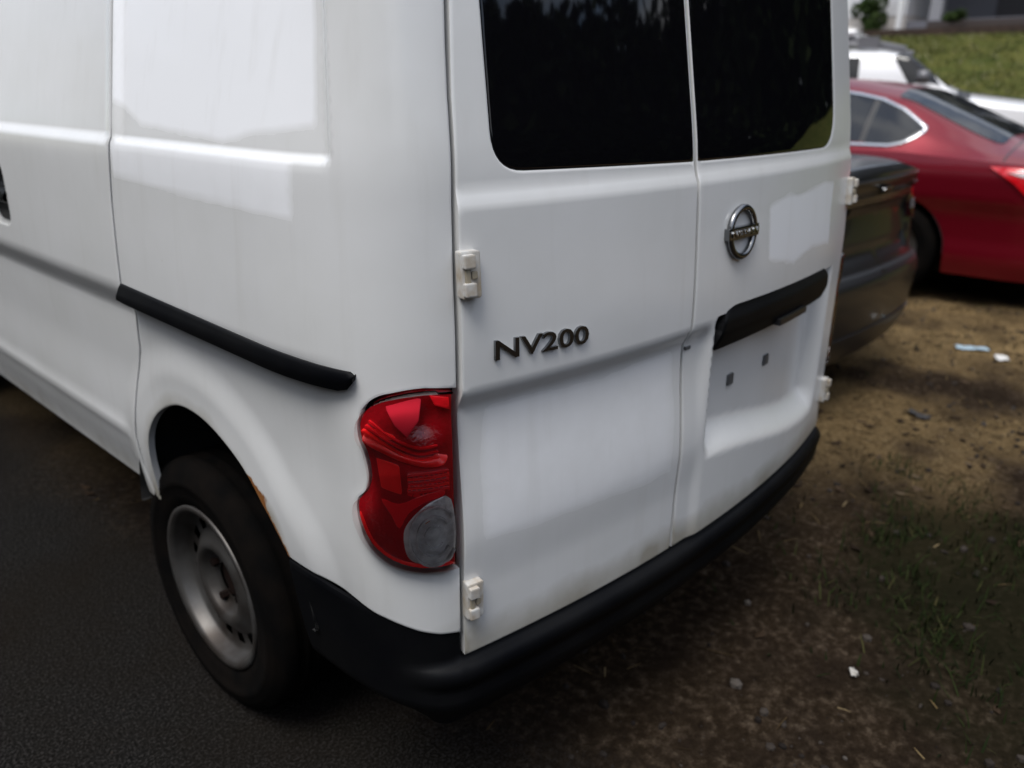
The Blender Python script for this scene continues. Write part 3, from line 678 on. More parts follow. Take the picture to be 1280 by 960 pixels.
    def on_wall(nm, yz, m, s, d=.006, par=root, step=.03, fl=.015, byu=False):
        pl = [(s * (y if byu else float(u_at(y))), z) for y, z in yz]; a2 = sum(pl[i][0] * pl[(i + 1) % len(pl)][1] - pl[(i + 1) % len(pl)][0] * pl[i][1] for i in range(len(pl)))
        if a2 < 0: pl = pl[::-1]
        dd = P.get('D')
        return panel(nm, wall, pl, step, m, par, D=lambda u, v: (dd(u, v) if dd else 0 * u) + (d(u, v) if callable(d) else d), flange=fl, edge=.001, roll=0)
    return root, on_top, on_deck, on_wall, top, wall, v_at, u_at
def ribbon(nm, fn, path, wdt, d, m, par):
    """a strip that follows a path on a surface"""
    P_ = np.array(path, float); V = []; F = []; n = len(P_)
    p, nn = frame_at(fn, None, P_[:, 0], P_[:, 1])
    for i in range(n):
        t = p[min(i + 1, n - 1)] - p[max(i - 1, 0)]; t /= np.linalg.norm(t); b = np.cross(nn[i], t)
        for kx, kd in ((-1, 0), (-.7, 1), (.7, 1), (1, 0)): V.append(p[i] + b * wdt / 2 * kx + nn[i] * d * kd)
    for i in range(n - 1):
        for k in range(3): F.append((i * 4 + k, i * 4 + k + 1, i * 4 + k + 5, i * 4 + k + 4))
    return mesh(nm, V, F, m, par, True)
# ---- red saloon
def D_red(u, z):
    a = np.abs(u)
    return .012 * ss(.86, .90, z) * (1 - ss(.93, .99, z)) * 0 - .014 * (1 - ss(.60, .72, z)) * (1 - ss(.0, .0001, -a)) + .012 * (1 - ss(.34, .46, z)) - .01 * ss(.885, .91, z)
red = dict(L=4.85, hw=.905, rc=.46, bow=.22, zb=.20, R=.325, axles=(1.22, 3.98), paint=M['red_car'], D=D_red, gap=.05,
           side=[(.15, -.09), (.3, -.045), (.45, -.035), (.58, -.026), (.70, .004), (.85, .008), (.92, -.006), (1.0, -.03)],
           rear=[(.15, .02), (.3, .05), (.55, .06), (.66, .05), (.72, .01), (.9, .0), (1.0, .01)],
           shoulder=[(0, .93), (.3, .925), (.7, .945), (1.2, .975), (2.4, .97), (3.4, .93), (4.2, .85), (4.85, .70)],
           eave=[(0, .95), (.35, .985), (.70, 1.02), (.9, 1.10), (1.3, 1.29), (1.7, 1.365), (2.3, 1.39), (2.8, 1.36), (3.55, 1.02), (4.2, .9), (4.85, .72)],
           ridge=[(0, 1.0), (.12, 1.02), (.45, 1.045), (.62, 1.06), (1.35, 1.37), (1.75, 1.44), (2.3, 1.465), (2.8, 1.43), (3.65, 1.04), (4.3, .93), (4.85, .75)],
           wr=[(0, .6), (.6, .62), (1.0, .60), (1.7, .575), (2.8, .57), (3.6, .66), (4.85, .6)], wall=.11)
r_, ot, od, ow, rtop, rwall, rv, ru = make_car('red_saloon', 'shiny red saloon with chrome trimmed side windows parked beyond the dark grey saloon', 'car', (5.305, -.10, 0), 0, red)
for s in (-1, 1):
    gy = [(1.155, 1.118), (1.24, 1.045), (1.33, 1.018), (1.49, 1.018), (1.49, 1.292), (1.32, 1.222), (1.22, 1.165)]
    ot('window', gy, M['glass'], s)
    ot('window', [(1.53, 1.02), (2.55, 1.02), (2.55, 1.355), (2.2, 1.36), (1.9, 1.352), (1.65, 1.325), (1.53, 1.298)], M['glass'], s)
    ot('window', [(2.6, 1.02), (3.4, 1.02), (3.0, 1.22), (2.72, 1.33), (2.6, 1.352)], M['glass'], s)
    ot('window_surround', [(1.135, 1.113), (1.23, 1.03), (1.33, 1.008), (3.3, 1.008), (2.75, 1.33), (2.55, 1.365), (2.2, 1.37), (1.9, 1.362), (1.65, 1.334), (1.48, 1.30), (1.31, 1.235), (1.2, 1.165)], M['black_trim'], s, .002)
    path = [(2.6, 1.362), (2.2, 1.370), (1.9, 1.362), (1.65, 1.334), (1.48, 1.30), (1.31, 1.235), (1.20, 1.165), (1.135, 1.125), (1.12, 1.113), (1.135, 1.10), (1.17, 1.068), (1.23, 1.025), (1.32, 1.003), (1.6, 1.002), (2.2, 1.002), (3.4, 1.002)]
    ps = np.array(path); tt = np.r_[0, np.cumsum(np.hypot(*np.diff(ps, axis=0).T))]; q = np.linspace(0, tt[-1], 90)
    pth = [(s * rv(y, z), y) for y, z in zip(np.interp(q, tt, ps[:, 0]), np.interp(q, tt, ps[:, 1]))]
    ribbon('chrome_trim', rtop, pth, .030, .010, M['chrome'], r_)
    lamp_o = [(.66, .915), (.45, .918), (.28, .905), (.14, .88), (.05, .84), (.06, .76), (.16, .735), (.32, .735), (.42, .745), (.50, .82)]
    lo_ = ow('tail_lamp', lamp_o, M['lamp_red'], s, .014)
    ow('tail_lamp_stripe', [(.55, .884), (.40, .882), (.25, .865), (.25, .845), (.40, .852), (.47, .862)], M['lamp_white'], s, .019, par=lo_)
    ow('door_handle', [(1.95, .90), (2.13, .90), (2.13, .925), (1.95, .925)], M['red_car'], s, .03)
od('rear_windscreen', rounded([(-.46, .68), (.46, .68), (.46, 1.40), (-.46, 1.40)], .05), M['glass'], .004)
od('boot_lid_gap', [(-.9, .60), (.9, .60), (.9, .612), (-.9, .612)], M['black_trim'], .0015)
od('windscreen', rounded([(-.45, 2.95), (.45, 2.95), (.49, 3.6), (-.49, 3.6)], .05), M['glass'], .004)
ow('number_plate', [(-.26, .66), (.26, .66), (.26, .80), (-.26, .80)], M['lamp_white'], 1, .02, byu=True)
ow('bumper_insert', [(-.7, .22), (.7, .22), (.6, .36), (-.6, .36)], M['black_trim'], 1, .012, byu=True)
# ---- dark grey saloon
def D_grey(u, z):
    a = np.abs(u); rear = 1 - ss(.75, 1.05, a)
    return rear * (.020 * (1 - ss(.60, .64, z)) + .02 * ss(.93, .97, z) - .025 * ss(.66, .70, z) * (1 - ss(.86, .92, z)) * (1 - ss(.42, .48, a)))
grey = dict(L=4.6, hw=.87, rc=.42, bow=.26, zb=.24, R=.315, axles=(1.0, 3.68), paint=M['grey_car'], D=D_grey,
            side=[(.15, -.06), (.3, -.02), (.5, .0), (.75, .004), (.95, -.02), (1.1, -.05)],
            rear=[(.15, -.02), (.35, .03), (.58, .04), (.66, .0), (.95, -.01), (1.02, .01), (1.1, -.03)],
            shoulder=[(0, 1.005), (.3, 1.01), (.8, 1.0), (1.2, .985), (2.4, .96), (3.4, .92), (4.0, .85), (4.6, .70)],
            eave=[(0, 1.02), (.5, 1.05), (.72, 1.06), (1.4, 1.32), (2.2, 1.37), (2.7, 1.33), (3.4, 1.02), (4.6, .72)],
            ridge=[(0, 1.05), (.2, 1.075), (.66, 1.085), (1.4, 1.39), (2.1, 1.45), (2.7, 1.41), (3.5, 1.04), (4.6, .75)],
            wr=[(0, .6), (.7, .62), (1.7, .56), (2.8, .55), (3.5, .64), (4.6, .6)], wall=.11)
g_, ot, od, ow, gtop, gwall, gv, gu = make_car('dark_grey_saloon', 'dark grey saloon showing its boot and rear bumper, parked just right of the white van', 'car', (2.215, .42, 0), 0, grey)
for s in (-1, 1):
    ot('window', [(1.2, 1.03), (1.75, 1.03), (1.75, 1.325), (1.45, 1.27)], M['glass'], s)
    ot('window', [(1.8, 1.03), (3.1, 1.03), (2.65, 1.3), (2.2, 1.345), (1.8, 1.328)], M['glass'], s)
    gl_ = ow('tail_lamp', [(.44, .80), (.44, .955), (.78, .965), (1.08, .95), (1.20, .90), (1.12, .80), (.9, .765), (.6, .77)], M['smoked'], s, .010, byu=True)
    ow('tail_lamp_band', [(.46, .835), (.46, .875), (1.05, .875), (1.02, .835)], M['grey_rail'], s, .014, byu=True, par=gl_)
    ow('reflector', [(.62, .36), (.80, .36), (.80, .40), (.62, .40)], M['lamp_red'], s, .008, byu=True)
for s in (-1, 1): ow('boot_gap', [(.445, .66), (.452, .66), (.452, .985), (.445, .985)] if False else [(.40, .655), (.408, .655), (.425, .80), (.417, .80)], M['black_trim'], s, .0025, byu=True)
ow('badge', rounded([(-.05, .945), (.05, .945), (.05, .975), (-.05, .975)], .012), M['dark_chrome'], 1, .02, byu=True)
ow('plate_light_bar', [(-.30, .872), (.30, .872), (.30, .898), (-.30, .898)], M['black_trim'], 1, .012, byu=True)
od('rear_windscreen', rounded([(-.44, .72), (.44, .72), (.40, 1.36), (-.40, 1.36)], .05), M['glass'], .004)
od('windscreen', rounded([(-.45, 2.8), (.45, 2.8), (.49, 3.4), (-.49, 3.4)], .05), M['glass'], .004)
ow('chrome_strip', [(-.44, .905), (.44, .905), (.44, .935), (-.44, .935)], M['dark_chrome'], 1, .014, byu=True)
ow('bumper_step', [(-.70, .615), (.70, .615), (.70, .632), (-.70, .632)], M['black_trim'], 1, .006, byu=True)
ow('bumper_skirt', [(-.75, .25), (.75, .25), (.68, .37), (-.68, .37)], M['black_trim'], 1, .008, byu=True)
# ---- white off-roader, nose towards the lane
suv = dict(L=4.75, hw=.93, rc=.30, bow=.10, zb=.36, R=.37, axles=(.95, 3.75), paint=M['white_car'], gap=.07,
           side=[(.25, -.03), (.5, .0), (.8, .01), (1.1, .0), (1.3, -.03)],
           shoulder=[(0, 1.36), (2.9, 1.36), (3.2, 1.27), (4.3, 1.14), (4.75, 1.06)],
           eave=[(0, 1.50), (.12, 1.70), (.5, 1.715), (2.5, 1.715), (2.80, 1.70), (3.2, 1.39), (3.3, 1.31), (4.2, 1.19), (4.75, 1.08)],
           ridge=[(0, 1.55), (.12, 1.76), (.5, 1.785), (2.3, 1.785), (2.65, 1.75), (3.2, 1.41), (3.35, 1.345), (4.3, 1.23), (4.75, 1.10)],
           wr=[(0, .79), (2.6, .78), (3.2, .83), (4.75, .76)], wall=.15, inset=.04)
s_, ot, od, ow, stop_, swall, sv, su = make_car('white_offroader', 'white off-road wagon with a dark roof rack, facing the lane behind the red saloon', 'car', (7.5, 5.09, 0), pi + .26, suv)
for s in (-1, 1):
    ot('window', [(2.665, 1.672), (2.845, 1.415), (3.13, 1.405), (2.90, 1.66), (2.83, 1.682)], M['glass_dark'], s)
    ot('window', [(1.35, 1.43), (2.37, 1.43), (2.355, 1.67), (1.35, 1.67)], M['glass_dark'], s)
    ot('window', [(.2, 1.43), (1.2, 1.43), (1.2, 1.66), (.25, 1.66)], M['glass_dark'], s)
    bm = bmesh.new(); x0 = s * .93
    box(bm, min(x0, x0 + s * .2), max(x0, x0 + s * .2), 2.92, 3.02, 1.43, 1.545); bobj('mirror', bm, M['grey_rail'], s_, True, .03, 3)
    V, F = tube([(s * .60, .25, 1.80), (s * .60, .35, 1.86), (s * .60, 1.2, 1.88), (s * .60, 2.3, 1.85), (s * .60, 2.75, 1.755)], .028, 10); rl = mesh('roof_rail', V, F, M['grey_rail'], s_, True)
    bm = bmesh.new(); box(bm, s * .60 - .05, s * .60 + .05, 2.29, 2.49, 1.765, 1.875); bobj('rail_foot', bm, M['grey_rail'], rl, False, .03, 2)
    ow('headlamp', [(4.32, .82), (4.62, .82), (4.62, 1.0), (4.32, 1.0)], M['lamp_white'], s, .01)
for y in (.7, 2.2):
    V, F = tube([(-.6, y, 1.885), (.6, y, 1.885)], .022, 8); mesh('rack_bar', V, F, M['grey_rail'], s_, True)
bm = bmesh.new(); box(bm, -.5, .5, .8, 2.05, 1.79, 1.862); bobj('rack_tray', bm, M['grey_rail'], s_, False, .02, 2)
od('windscreen', rounded([(-.46, 2.72), (.46, 2.72), (.50, 3.2), (-.50, 3.2)], .04), M['glass_dark'], .004)
od('bonnet_stripe', [(-.52, 3.28), (.52, 3.28), (.60, 3.40), (-.60, 3.40)], M['black_trim'], .004)
od('bonnet_panel', [(-.80, 3.34), (.10, 3.34), (.10, 4.55), (-.80, 4.55)], M['black_trim'], .006)

# a small white box carried on the rack
bm = bmesh.new(); box(bm, -.50, .66, 1.3, 2.27, 1.888, 1.945); bmesh.ops.transform(bm, matrix=Matrix.Translation((7.5, 5.09, 0)) @ Matrix.Rotation(pi + .26, 4, 'Z'), verts=bm.verts); wb = bobj('roof_box', bm, M['white_car'], None, True, .03, 3)
tag(wb, 'flat white box lying on the roof rack of the off-road wagon', 'roof box')

# ================================================================== GROUND, LAWN, HOUSE
def vnoise(x, y, seed=0):
    r = np.random.default_rng(seed).random((64, 64)); xi = np.floor(x).astype(int); yi = np.floor(y).astype(int); fx = x - xi; fy = y - yi
    fx = fx * fx * (3 - 2 * fx); fy = fy * fy * (3 - 2 * fy); g = lambda a, b: r[a % 64, b % 64]
    return (g(xi, yi) * (1 - fx) + g(xi + 1, yi) * fx) * (1 - fy) + (g(xi, yi + 1) * (1 - fx) + g(xi + 1, yi + 1) * fx) * fy
def fbm(x, y, o=4, seed=0): return sum(vnoise(x * 2 ** k, y * 2 ** k, seed + k) / 2 ** (k + 1) for k in range(o))
def lane(x, y):          # 1 on the asphalt, 0 on the dirt
    return 1 - ss(-.25, .25, x + .55 + .9 * (fbm(np.asarray(x) * .9, np.asarray(y) * .9, 4, 3) - .5) - .0 * y)
def ground_z(x, y):
    l = lane(x, y); near = ss(12, 6, np.hypot(x - 1, y)) * 0 + (1 - ss(5, 9, np.hypot(np.asarray(x) - 2, y)))
    return near * (1 - l) * (.035 * (fbm(np.asarray(x) * 3, np.asarray(y) * 3, 4, 8) - .5)) - near * (1 - l) * .004
def ground_mat():
    m = bpy.data.materials.new('dirt_and_asphalt'); m.use_nodes = True; t = m.node_tree; nd, lk = t.nodes, t.links; b = nd['Principled BSDF']
    co = nd.new('ShaderNodeTexCoord')
    def ns(sc, det=8, ro=.6, off=0):
        n = nd.new('ShaderNodeTexNoise'); n.inputs['Scale'].default_value = sc; n.inputs['Detail'].default_value = det; n.inputs['Roughness'].default_value = ro
        mp_ = nd.new('ShaderNodeMapping'); mp_.inputs['Location'].default_value = (off, off * 1.7, 0); lk.new(co.outputs['Object'], mp_.inputs[0]); lk.new(mp_.outputs[0], n.inputs['Vector']); return n
    def ramp(src, stops):
        r = nd.new('ShaderNodeValToRGB'); e = r.color_ramp.elements
        while len(e) < len(stops): e.new(.5)
        for k, (p, c) in enumerate(stops): e[k].position = p; e[k].color = (*c, 1)
        lk.new(src, r.inputs[0]); return r.outputs[0]
    def mix(f, a, c):
        x = nd.new('ShaderNodeMix'); x.data_type = 'RGBA'; lk.new(f, x.inputs[0])
        for i, q in ((6, a), (7, c)):
            if isinstance(q, tuple): x.inputs[i].default_value = (*q, 1)
            else: lk.new(q, x.inputs[i])
        return x.outputs[2]
    def attr(k):
        a = nd.new('ShaderNodeAttribute'); a.attribute_name = k; return a.outputs['Fac']
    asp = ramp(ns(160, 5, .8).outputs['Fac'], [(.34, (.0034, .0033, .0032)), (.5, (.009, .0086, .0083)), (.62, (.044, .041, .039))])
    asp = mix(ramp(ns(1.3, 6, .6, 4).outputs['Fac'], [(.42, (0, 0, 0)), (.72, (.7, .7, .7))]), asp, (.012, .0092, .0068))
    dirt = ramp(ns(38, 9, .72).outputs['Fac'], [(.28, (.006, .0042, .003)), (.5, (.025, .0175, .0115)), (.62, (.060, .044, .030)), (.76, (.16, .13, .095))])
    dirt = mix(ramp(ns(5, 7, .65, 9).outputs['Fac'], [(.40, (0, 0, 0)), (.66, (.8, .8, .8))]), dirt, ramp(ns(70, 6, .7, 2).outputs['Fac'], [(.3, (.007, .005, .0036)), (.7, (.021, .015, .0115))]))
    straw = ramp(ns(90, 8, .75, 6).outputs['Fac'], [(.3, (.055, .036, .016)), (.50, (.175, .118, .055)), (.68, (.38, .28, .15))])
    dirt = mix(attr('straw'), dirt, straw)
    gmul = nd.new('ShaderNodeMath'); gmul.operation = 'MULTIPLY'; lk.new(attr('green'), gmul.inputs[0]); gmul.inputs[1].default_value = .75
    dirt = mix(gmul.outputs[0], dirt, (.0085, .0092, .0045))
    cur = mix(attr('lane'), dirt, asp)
    lk.new(cur, b.inputs['Base Color']); b.inputs['Roughness'].default_value = 1; b.inputs['Specular IOR Level'].default_value = .0
    n = ns(120, 8, .75, 3); u = nd.new('ShaderNodeBump'); u.inputs['Strength'].default_value = .6; u.inputs['Distance'].default_value = .012
    lk.new(n.outputs['Fac'], u.inputs['Height']); lk.new(u.outputs[0], b.inputs['Normal'])
    return m
def straw_w(x, y): return ss(3.0, 3.8, x) * ss(.42, .60, fbm(x * 1.4, y * 1.4, 4, 21) + .12) * (1 - ss(6, 9, x)) + .62 * ss(.36, .60, fbm(x * 2.2, y * 2.2, 4, 25)) * ss(.5, 2.2, x + .7 * y) * (1 - ss(3, 4, x))
def green_w(x, y):
    e = ((x - .80) * np.cos(.5) + (y + .58) * np.sin(.5)) / .72, (-(x - .80) * np.sin(.5) + (y + .58) * np.cos(.5)) / .42
    r = np.hypot(*e) + 1.5 * (fbm(x * 3.5, y * 3.5, 4, 31) - .5)
    r2 = np.hypot((x - 1.15) / .22, (y + .42) / .12) + .5 * (fbm(x * 5, y * 5, 3, 35) - .5)
    return np.maximum(1 - ss(.45, 1.25, r), .8 * (1 - ss(.7, 1.2, r2)))
def axis_pts(lo, hi, fine, edges):
    return np.concatenate([-np.geomspace(-edges[0], -lo, 14)[:-1] if lo < 0 else [], np.arange(lo, hi, fine), np.geomspace(hi, edges[1], 14)])
gx = np.concatenate([-np.geomspace(600, 3.05, 22), np.arange(-3, 7, .05), np.geomspace(7.05, 700, 22)]); gyy = np.concatenate([-np.geomspace(600, 2.05, 22), np.arange(-2, 4.5, .05), np.geomspace(4.55, 700, 22)])
A, B = np.meshgrid(gx, gyy); Z = ground_z(A, B); nxg = len(gx)
V = np.stack([A.ravel(), B.ravel(), Z.ravel()], 1); F = [(j * nxg + i, j * nxg + i + 1, (j + 1) * nxg + i + 1, (j + 1) * nxg + i) for j in range(len(gyy) - 1) for i in range(nxg - 1)]
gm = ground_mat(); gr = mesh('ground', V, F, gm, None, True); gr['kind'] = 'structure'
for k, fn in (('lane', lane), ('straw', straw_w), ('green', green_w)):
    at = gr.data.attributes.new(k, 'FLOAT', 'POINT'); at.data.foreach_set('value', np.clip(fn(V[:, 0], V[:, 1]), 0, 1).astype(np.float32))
# loose cover on the dirt
def scatter(n, x0, x1, y0, y1, wfn, seed):
    r = np.random.default_rng(seed); x = r.uniform(x0, x1, n); y = r.uniform(y0, y1, n); k = r.random(n) < wfn(x, y); return x[k], y[k], r
def strips(name, x, y, r, lmin, lmax, wmin, wmax, flat, m, col_attr=True, curve=.3):
    """grass blades or straw: bent two-segment ribbons"""
    n = len(x); a = r.uniform(0, 2 * pi, n); l = r.uniform(lmin, lmax, n); wd = r.uniform(wmin, wmax, n); el = (r.uniform(.0, .25, n) if flat else r.uniform(.5, 1.45, n))
    z0 = ground_z(x, y) + (.002 if flat else -.003); dx, dy = np.cos(a), np.sin(a); px, py = -dy * wd / 2, dx * wd / 2
    h1, h2 = l * .5, l; e2 = el - curve * r.random(n)
    X1, Y1, Z1 = x + dx * h1 * np.cos(el), y + dy * h1 * np.cos(el), z0 + h1 * np.sin(el)
    X2, Y2, Z2 = X1 + dx * h1 * np.cos(e2), Y1 + dy * h1 * np.cos(e2), np.maximum(Z1 + h1 * np.sin(e2), z0 + .001)
    P = np.stack([np.stack(q, -1) for q in ((x - px, y - py, z0), (x + px, y + py, z0), (X1 + px, Y1 + py, Z1), (X1 - px, Y1 - py, Z1), (X2 + px * .3, Y2 + py * .3, Z2), (X2 - px * .3, Y2 - py * .3, Z2))], 1).reshape(-1, 3)
    b = np.arange(n) * 6; Fq = np.concatenate([np.stack([b, b + 1, b + 2, b + 3], 1), np.stack([b + 3, b + 2, b + 4, b + 5], 1)])
    me = bpy.data.meshes.new(name); me.from_pydata(P.tolist(), [], Fq.tolist()); me.materials.append(m)
    at = me.attributes.new('tone', 'FLOAT', 'POINT'); at.data.foreach_set('value', np.repeat(r.random(n), 6).astype(np.float32))
    o = link(bpy.data.objects.new(name, me)); o['kind'] = 'stuff'; return o
def tone_mat(name, stops, rough=.8, trans=0):
    m = bpy.data.materials.new(name); m.use_nodes = True; t = m.node_tree; b = t.nodes['Principled BSDF']; a = t.nodes.new('ShaderNodeAttribute'); a.attribute_name = 'tone'
    r = t.nodes.new('ShaderNodeValToRGB'); e = r.color_ramp.elements
    while len(e) < len(stops): e.new(.5)
    for k, (p, c) in enumerate(stops): e[k].position = p; e[k].color = (*c, 1)
    t.links.new(a.outputs['Fac'], r.inputs[0]); t.links.new(r.outputs[0], b.inputs['Base Color']); b.inputs['Roughness'].default_value = rough; b.inputs['Specular IOR Level'].default_value = .06
    return m
free = lambda x, y: (1 - lane(x, y)) 
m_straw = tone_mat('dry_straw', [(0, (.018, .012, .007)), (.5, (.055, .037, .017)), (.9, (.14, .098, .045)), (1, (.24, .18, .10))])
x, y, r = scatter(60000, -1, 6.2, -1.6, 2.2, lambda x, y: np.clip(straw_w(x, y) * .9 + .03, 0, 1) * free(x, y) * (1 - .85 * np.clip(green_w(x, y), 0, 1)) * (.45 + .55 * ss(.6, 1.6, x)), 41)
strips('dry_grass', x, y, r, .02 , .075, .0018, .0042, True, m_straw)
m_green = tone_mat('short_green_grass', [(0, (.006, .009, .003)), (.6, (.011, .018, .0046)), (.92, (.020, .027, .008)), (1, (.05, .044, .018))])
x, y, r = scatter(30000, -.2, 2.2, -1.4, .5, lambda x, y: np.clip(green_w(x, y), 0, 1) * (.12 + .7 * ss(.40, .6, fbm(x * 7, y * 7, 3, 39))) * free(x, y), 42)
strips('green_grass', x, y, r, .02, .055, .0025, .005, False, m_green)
x, y, r = scatter(3500, .2, 6, -1.3, 2.0, lambda x, y: ss(.52, .66, fbm(x * 2, y * 2, 4, 51)) * free(x, y), 43)
strips('weeds', x, y, r, .02, .06, .003, .006, False, m_green)
# pebbles and dead leaves
ico = bmesh.new(); bmesh.ops.create_icosphere(ico, subdivisions=1, radius=1); IV = np.array([v.co[:] for v in ico.verts]); IF = np.array([[v.index for v in f.verts] for f in ico.faces]); ico.free()
x, y, r = scatter(14000, -2.2, 6, -1.6, 2.4, lambda x, y: (.10 + .75 * ss(.45, .6, fbm(x * 2.6, y * 2.6, 4, 61))) * (.06 + .94 * free(x, y)), 44)
n = len(x); sz = .0022 + .007 * r.random(n) ** 4 * (1.0 + .8 * free(x, y)); P = IV[None] * sz[:, None, None] * r.uniform(.6, 1.3, (n, 1, 3)) + np.stack([x, y, ground_z(x, y) + sz * .2], -1)[:, None]
me = bpy.data.meshes.new('gravel'); me.from_pydata(P.reshape(-1, 3).tolist(), [], (IF[None] + (np.arange(n) * len(IV))[:, None, None]).reshape(-1, 3).tolist())
me.materials.append(tone_mat('gravel', [(0, (.012, .010, .009)), (.6, (.034, .028, .024)), (.95, (.05, .042, .036)), (1, (.08, .07, .062))]))
at = me.attributes.new('tone', 'FLOAT', 'POINT'); at.data.foreach_set('value', np.repeat(r.random(n), len(IV)).astype(np.float32)); link(bpy.data.objects.new('gravel', me))['kind'] = 'stuff'
x, y, r = scatter(2600, -1, 6, -1.6, 2.2, lambda x, y: .12 + .8 * ss(.48, .62, fbm(x * 2.2, y * 2.2, 4, 71)), 45)
k = free(x, y) > r.random(len(x)); x, y = x[k], y[k]; n = len(x); a = r.uniform(0, 2 * pi, n); l = r.uniform(.012, .035, n); wd = l * r.uniform(.3, .6, n); z = ground_z(x, y) + .003
tp = r.uniform(-.4, .4, n); dx, dy = np.cos(a), np.sin(a)
P = np.stack([np.stack([x - dx * l, y - dy * l, z + l * .2], -1), np.stack([x - dy * wd, y + dx * wd, z + wd * tp], -1), np.stack([x + dx * l, y + dy * l, z + l * np.abs(tp)], -1), np.stack([x + dy * wd, y - dx * wd, z + wd * np.abs(tp)], -1)], 1).reshape(-1, 3)
me = bpy.data.meshes.new('dead_leaves'); b = np.arange(n) * 4; me.from_pydata(P.tolist(), [], np.stack([b, b + 1, b + 2, b + 3], 1).tolist())
me.materials.append(tone_mat('dead_leaves', [(0, (.009, .006, .004)), (.5, (.024, .0155, .0095)), (.9, (.055, .036, .022)), (1, (.12, .09, .06))]))
at = me.attributes.new('tone', 'FLOAT', 'POINT'); at.data.foreach_set('value', np.repeat(r.random(n), 4).astype(np.float32)); link(bpy.data.objects.new('dead_leaves', me))['kind'] = 'stuff'
# litter
def scrap(name, label, x, y, lx, ly, rz, m, seed, cat='litter'):
    r = np.random.default_rng(seed); V = []; F = []; nx_, ny_ = 7, 5
    for j in range(ny_):
        for i in range(nx_):
            u, v = i / (nx_ - 1) - .5, j / (ny_ - 1) - .5; e = 1 + r.uniform(-.12, .12)
            V.append((u * lx * e, v * ly * e, .008 + r.uniform(0, .012) + .03 * lx * abs(u) * r.random()))
    for j in range(ny_ - 1):
        for i in range(nx_ - 1): F.append((j * nx_ + i, j * nx_ + i + 1, (j + 1) * nx_ + i + 1, (j + 1) * nx_ + i))
    o = mesh(name, V, F, m, None, False); o.location = (x, y, float(ground_z(np.array([x]), np.array([y]))[0])); o.rotation_euler = (0, 0, rz)
    md = o.modifiers.new('thickness', 'SOLIDIFY'); md.thickness = .002
    return tag(o, label, cat)
scrap('plastic_scrap', 'pale blue scrap of plastic lying on the dry grass in front of the red saloon', 3.44, .235, .16, .06, -1.0, mat('blue_plastic', (.30, .40, .46), .3), 3)
scrap('paper_scrap', 'crumpled white paper scrap on the dirt to the right of the blue plastic', 3.37, .07, .10, .06, .4, mat('white_paper', (.55, .54, .52), .7), 5)
scrap('dark_leaf', 'single large dark leaf lying on bare dirt beyond the right rear corner of the van', 2.18, .12, .11, .05, 1.2, mat('dark_leaf', (.012, .010, .009), .6), 8, 'leaf')
scrap('paper_shred', 'small white paper shred beside the patch of green grass', .30, -.33, .026, .014, .8, mat('grey_paper', (.45, .43, .40), .7), 9)

# lawn bank
LX = np.array([9.3, 10, 12, 15, 18, 21, 22.6, 26, 40, 120, 400]); LZ = np.array([-.02, .12, .58, 1.24, 1.88, 2.50, 2.72, 3.08, 3.3, 4.5, 8])
lawn_z = lambda x, y: np.interp(x, LX, LZ) + .10 * (fbm(np.asarray(x) * .3, np.asarray(y) * .3, 3, 81) - .5) * (np.asarray(x) > 9.6)
lx = np.concatenate([np.arange(9.3, 23, .25), np.arange(23, 40, 1.0), np.geomspace(40, 400, 8)]); ly = np.concatenate([np.arange(-5, 40, .5), np.geomspace(40, 400, 10)])
A, B = np.meshgrid(lx, ly); Z = lawn_z(A, B); V = np.stack([A.ravel(), B.ravel(), Z.ravel()], 1); nl_ = len(lx)
F = [(j * nl_ + i, j * nl_ + i + 1, (j + 1) * nl_ + i + 1, (j + 1) * nl_ + i) for j in range(len(ly) - 1) for i in range(nl_ - 1)]
m_lawn = mat('lawn', (.050, .064, .015), .9, spec=.05, noise=(2.2, .9, (.105, .100, .028)), bump=(30, .8, .04))
o = mesh('lawn', V, F, m_lawn, None, True); o['kind'] = 'structure'
m_blade = tone_mat('lawn_blades', [(0, (.035, .048, .012)), (.55, (.075, .085, .025)), (.9, (.15, .135, .055)), (1, (.30, .27, .18))])
r = np.random.default_rng(90); n = 42000; x = r.uniform(9.6, 22.8, n); y = r.uniform(1.0, 11.5, n); k = r.random(n) < .35 + .65 * ss(.38, .6, fbm(x * .9, y * .9, 4, 91)); x, y = x[k], y[k]; n = len(x)
gz_keep = ground_z; ground_z = lambda x, y: lawn_z(x, y)
strips('lawn_grass', x, y, r, .03, .08, .012, .03, False, m_blade); ground_z = gz_keep

# ---- house on the bank
HX, HB = 23.6, 3.02
m_side = mat('white_clapboard', (.62, .62, .64), .55, noise=(1.4, .5, (.50, .50, .52)))
m_trim = mat('white_trim', (.74, .74, .74), .5)
m_found = mat('foundation_block', (.50, .47, .45), .85, noise=(3, .6, (.36, .33, .31)))
m_dark = mat('porch_grey_paint', (.13, .13, .15), .6)
m_soil = mat('garden_bed_soil', (.05, .03, .021), .95, noise=(9, .8, (.02, .012, .009)))
m_roof = mat('roof_shingle', (.06, .058, .058), .9, noise=(8, .6, (.1, .1, .1)))
m_win = M['glass_dark']
hs = tag(empty('clapboard_house', (HX, 7, HB)), 'white clapboard house with a dark recessed porch at the top of the lawn', 'house')
def hpart(nm, m, bxs, par=hs, bevel=0):
    bm = bmesh.new()
    for b in bxs: box(bm, b[0] - HX, b[1] - HX, b[2] - 7, b[3] - 7, b[4] - HB, b[5] - HB)
    return bobj(nm, bm, m, par, False, bevel)
hpart('foundation', m_found, [(HX, HX + 8, 7.86, 13.2, 2.6, 3.32)])
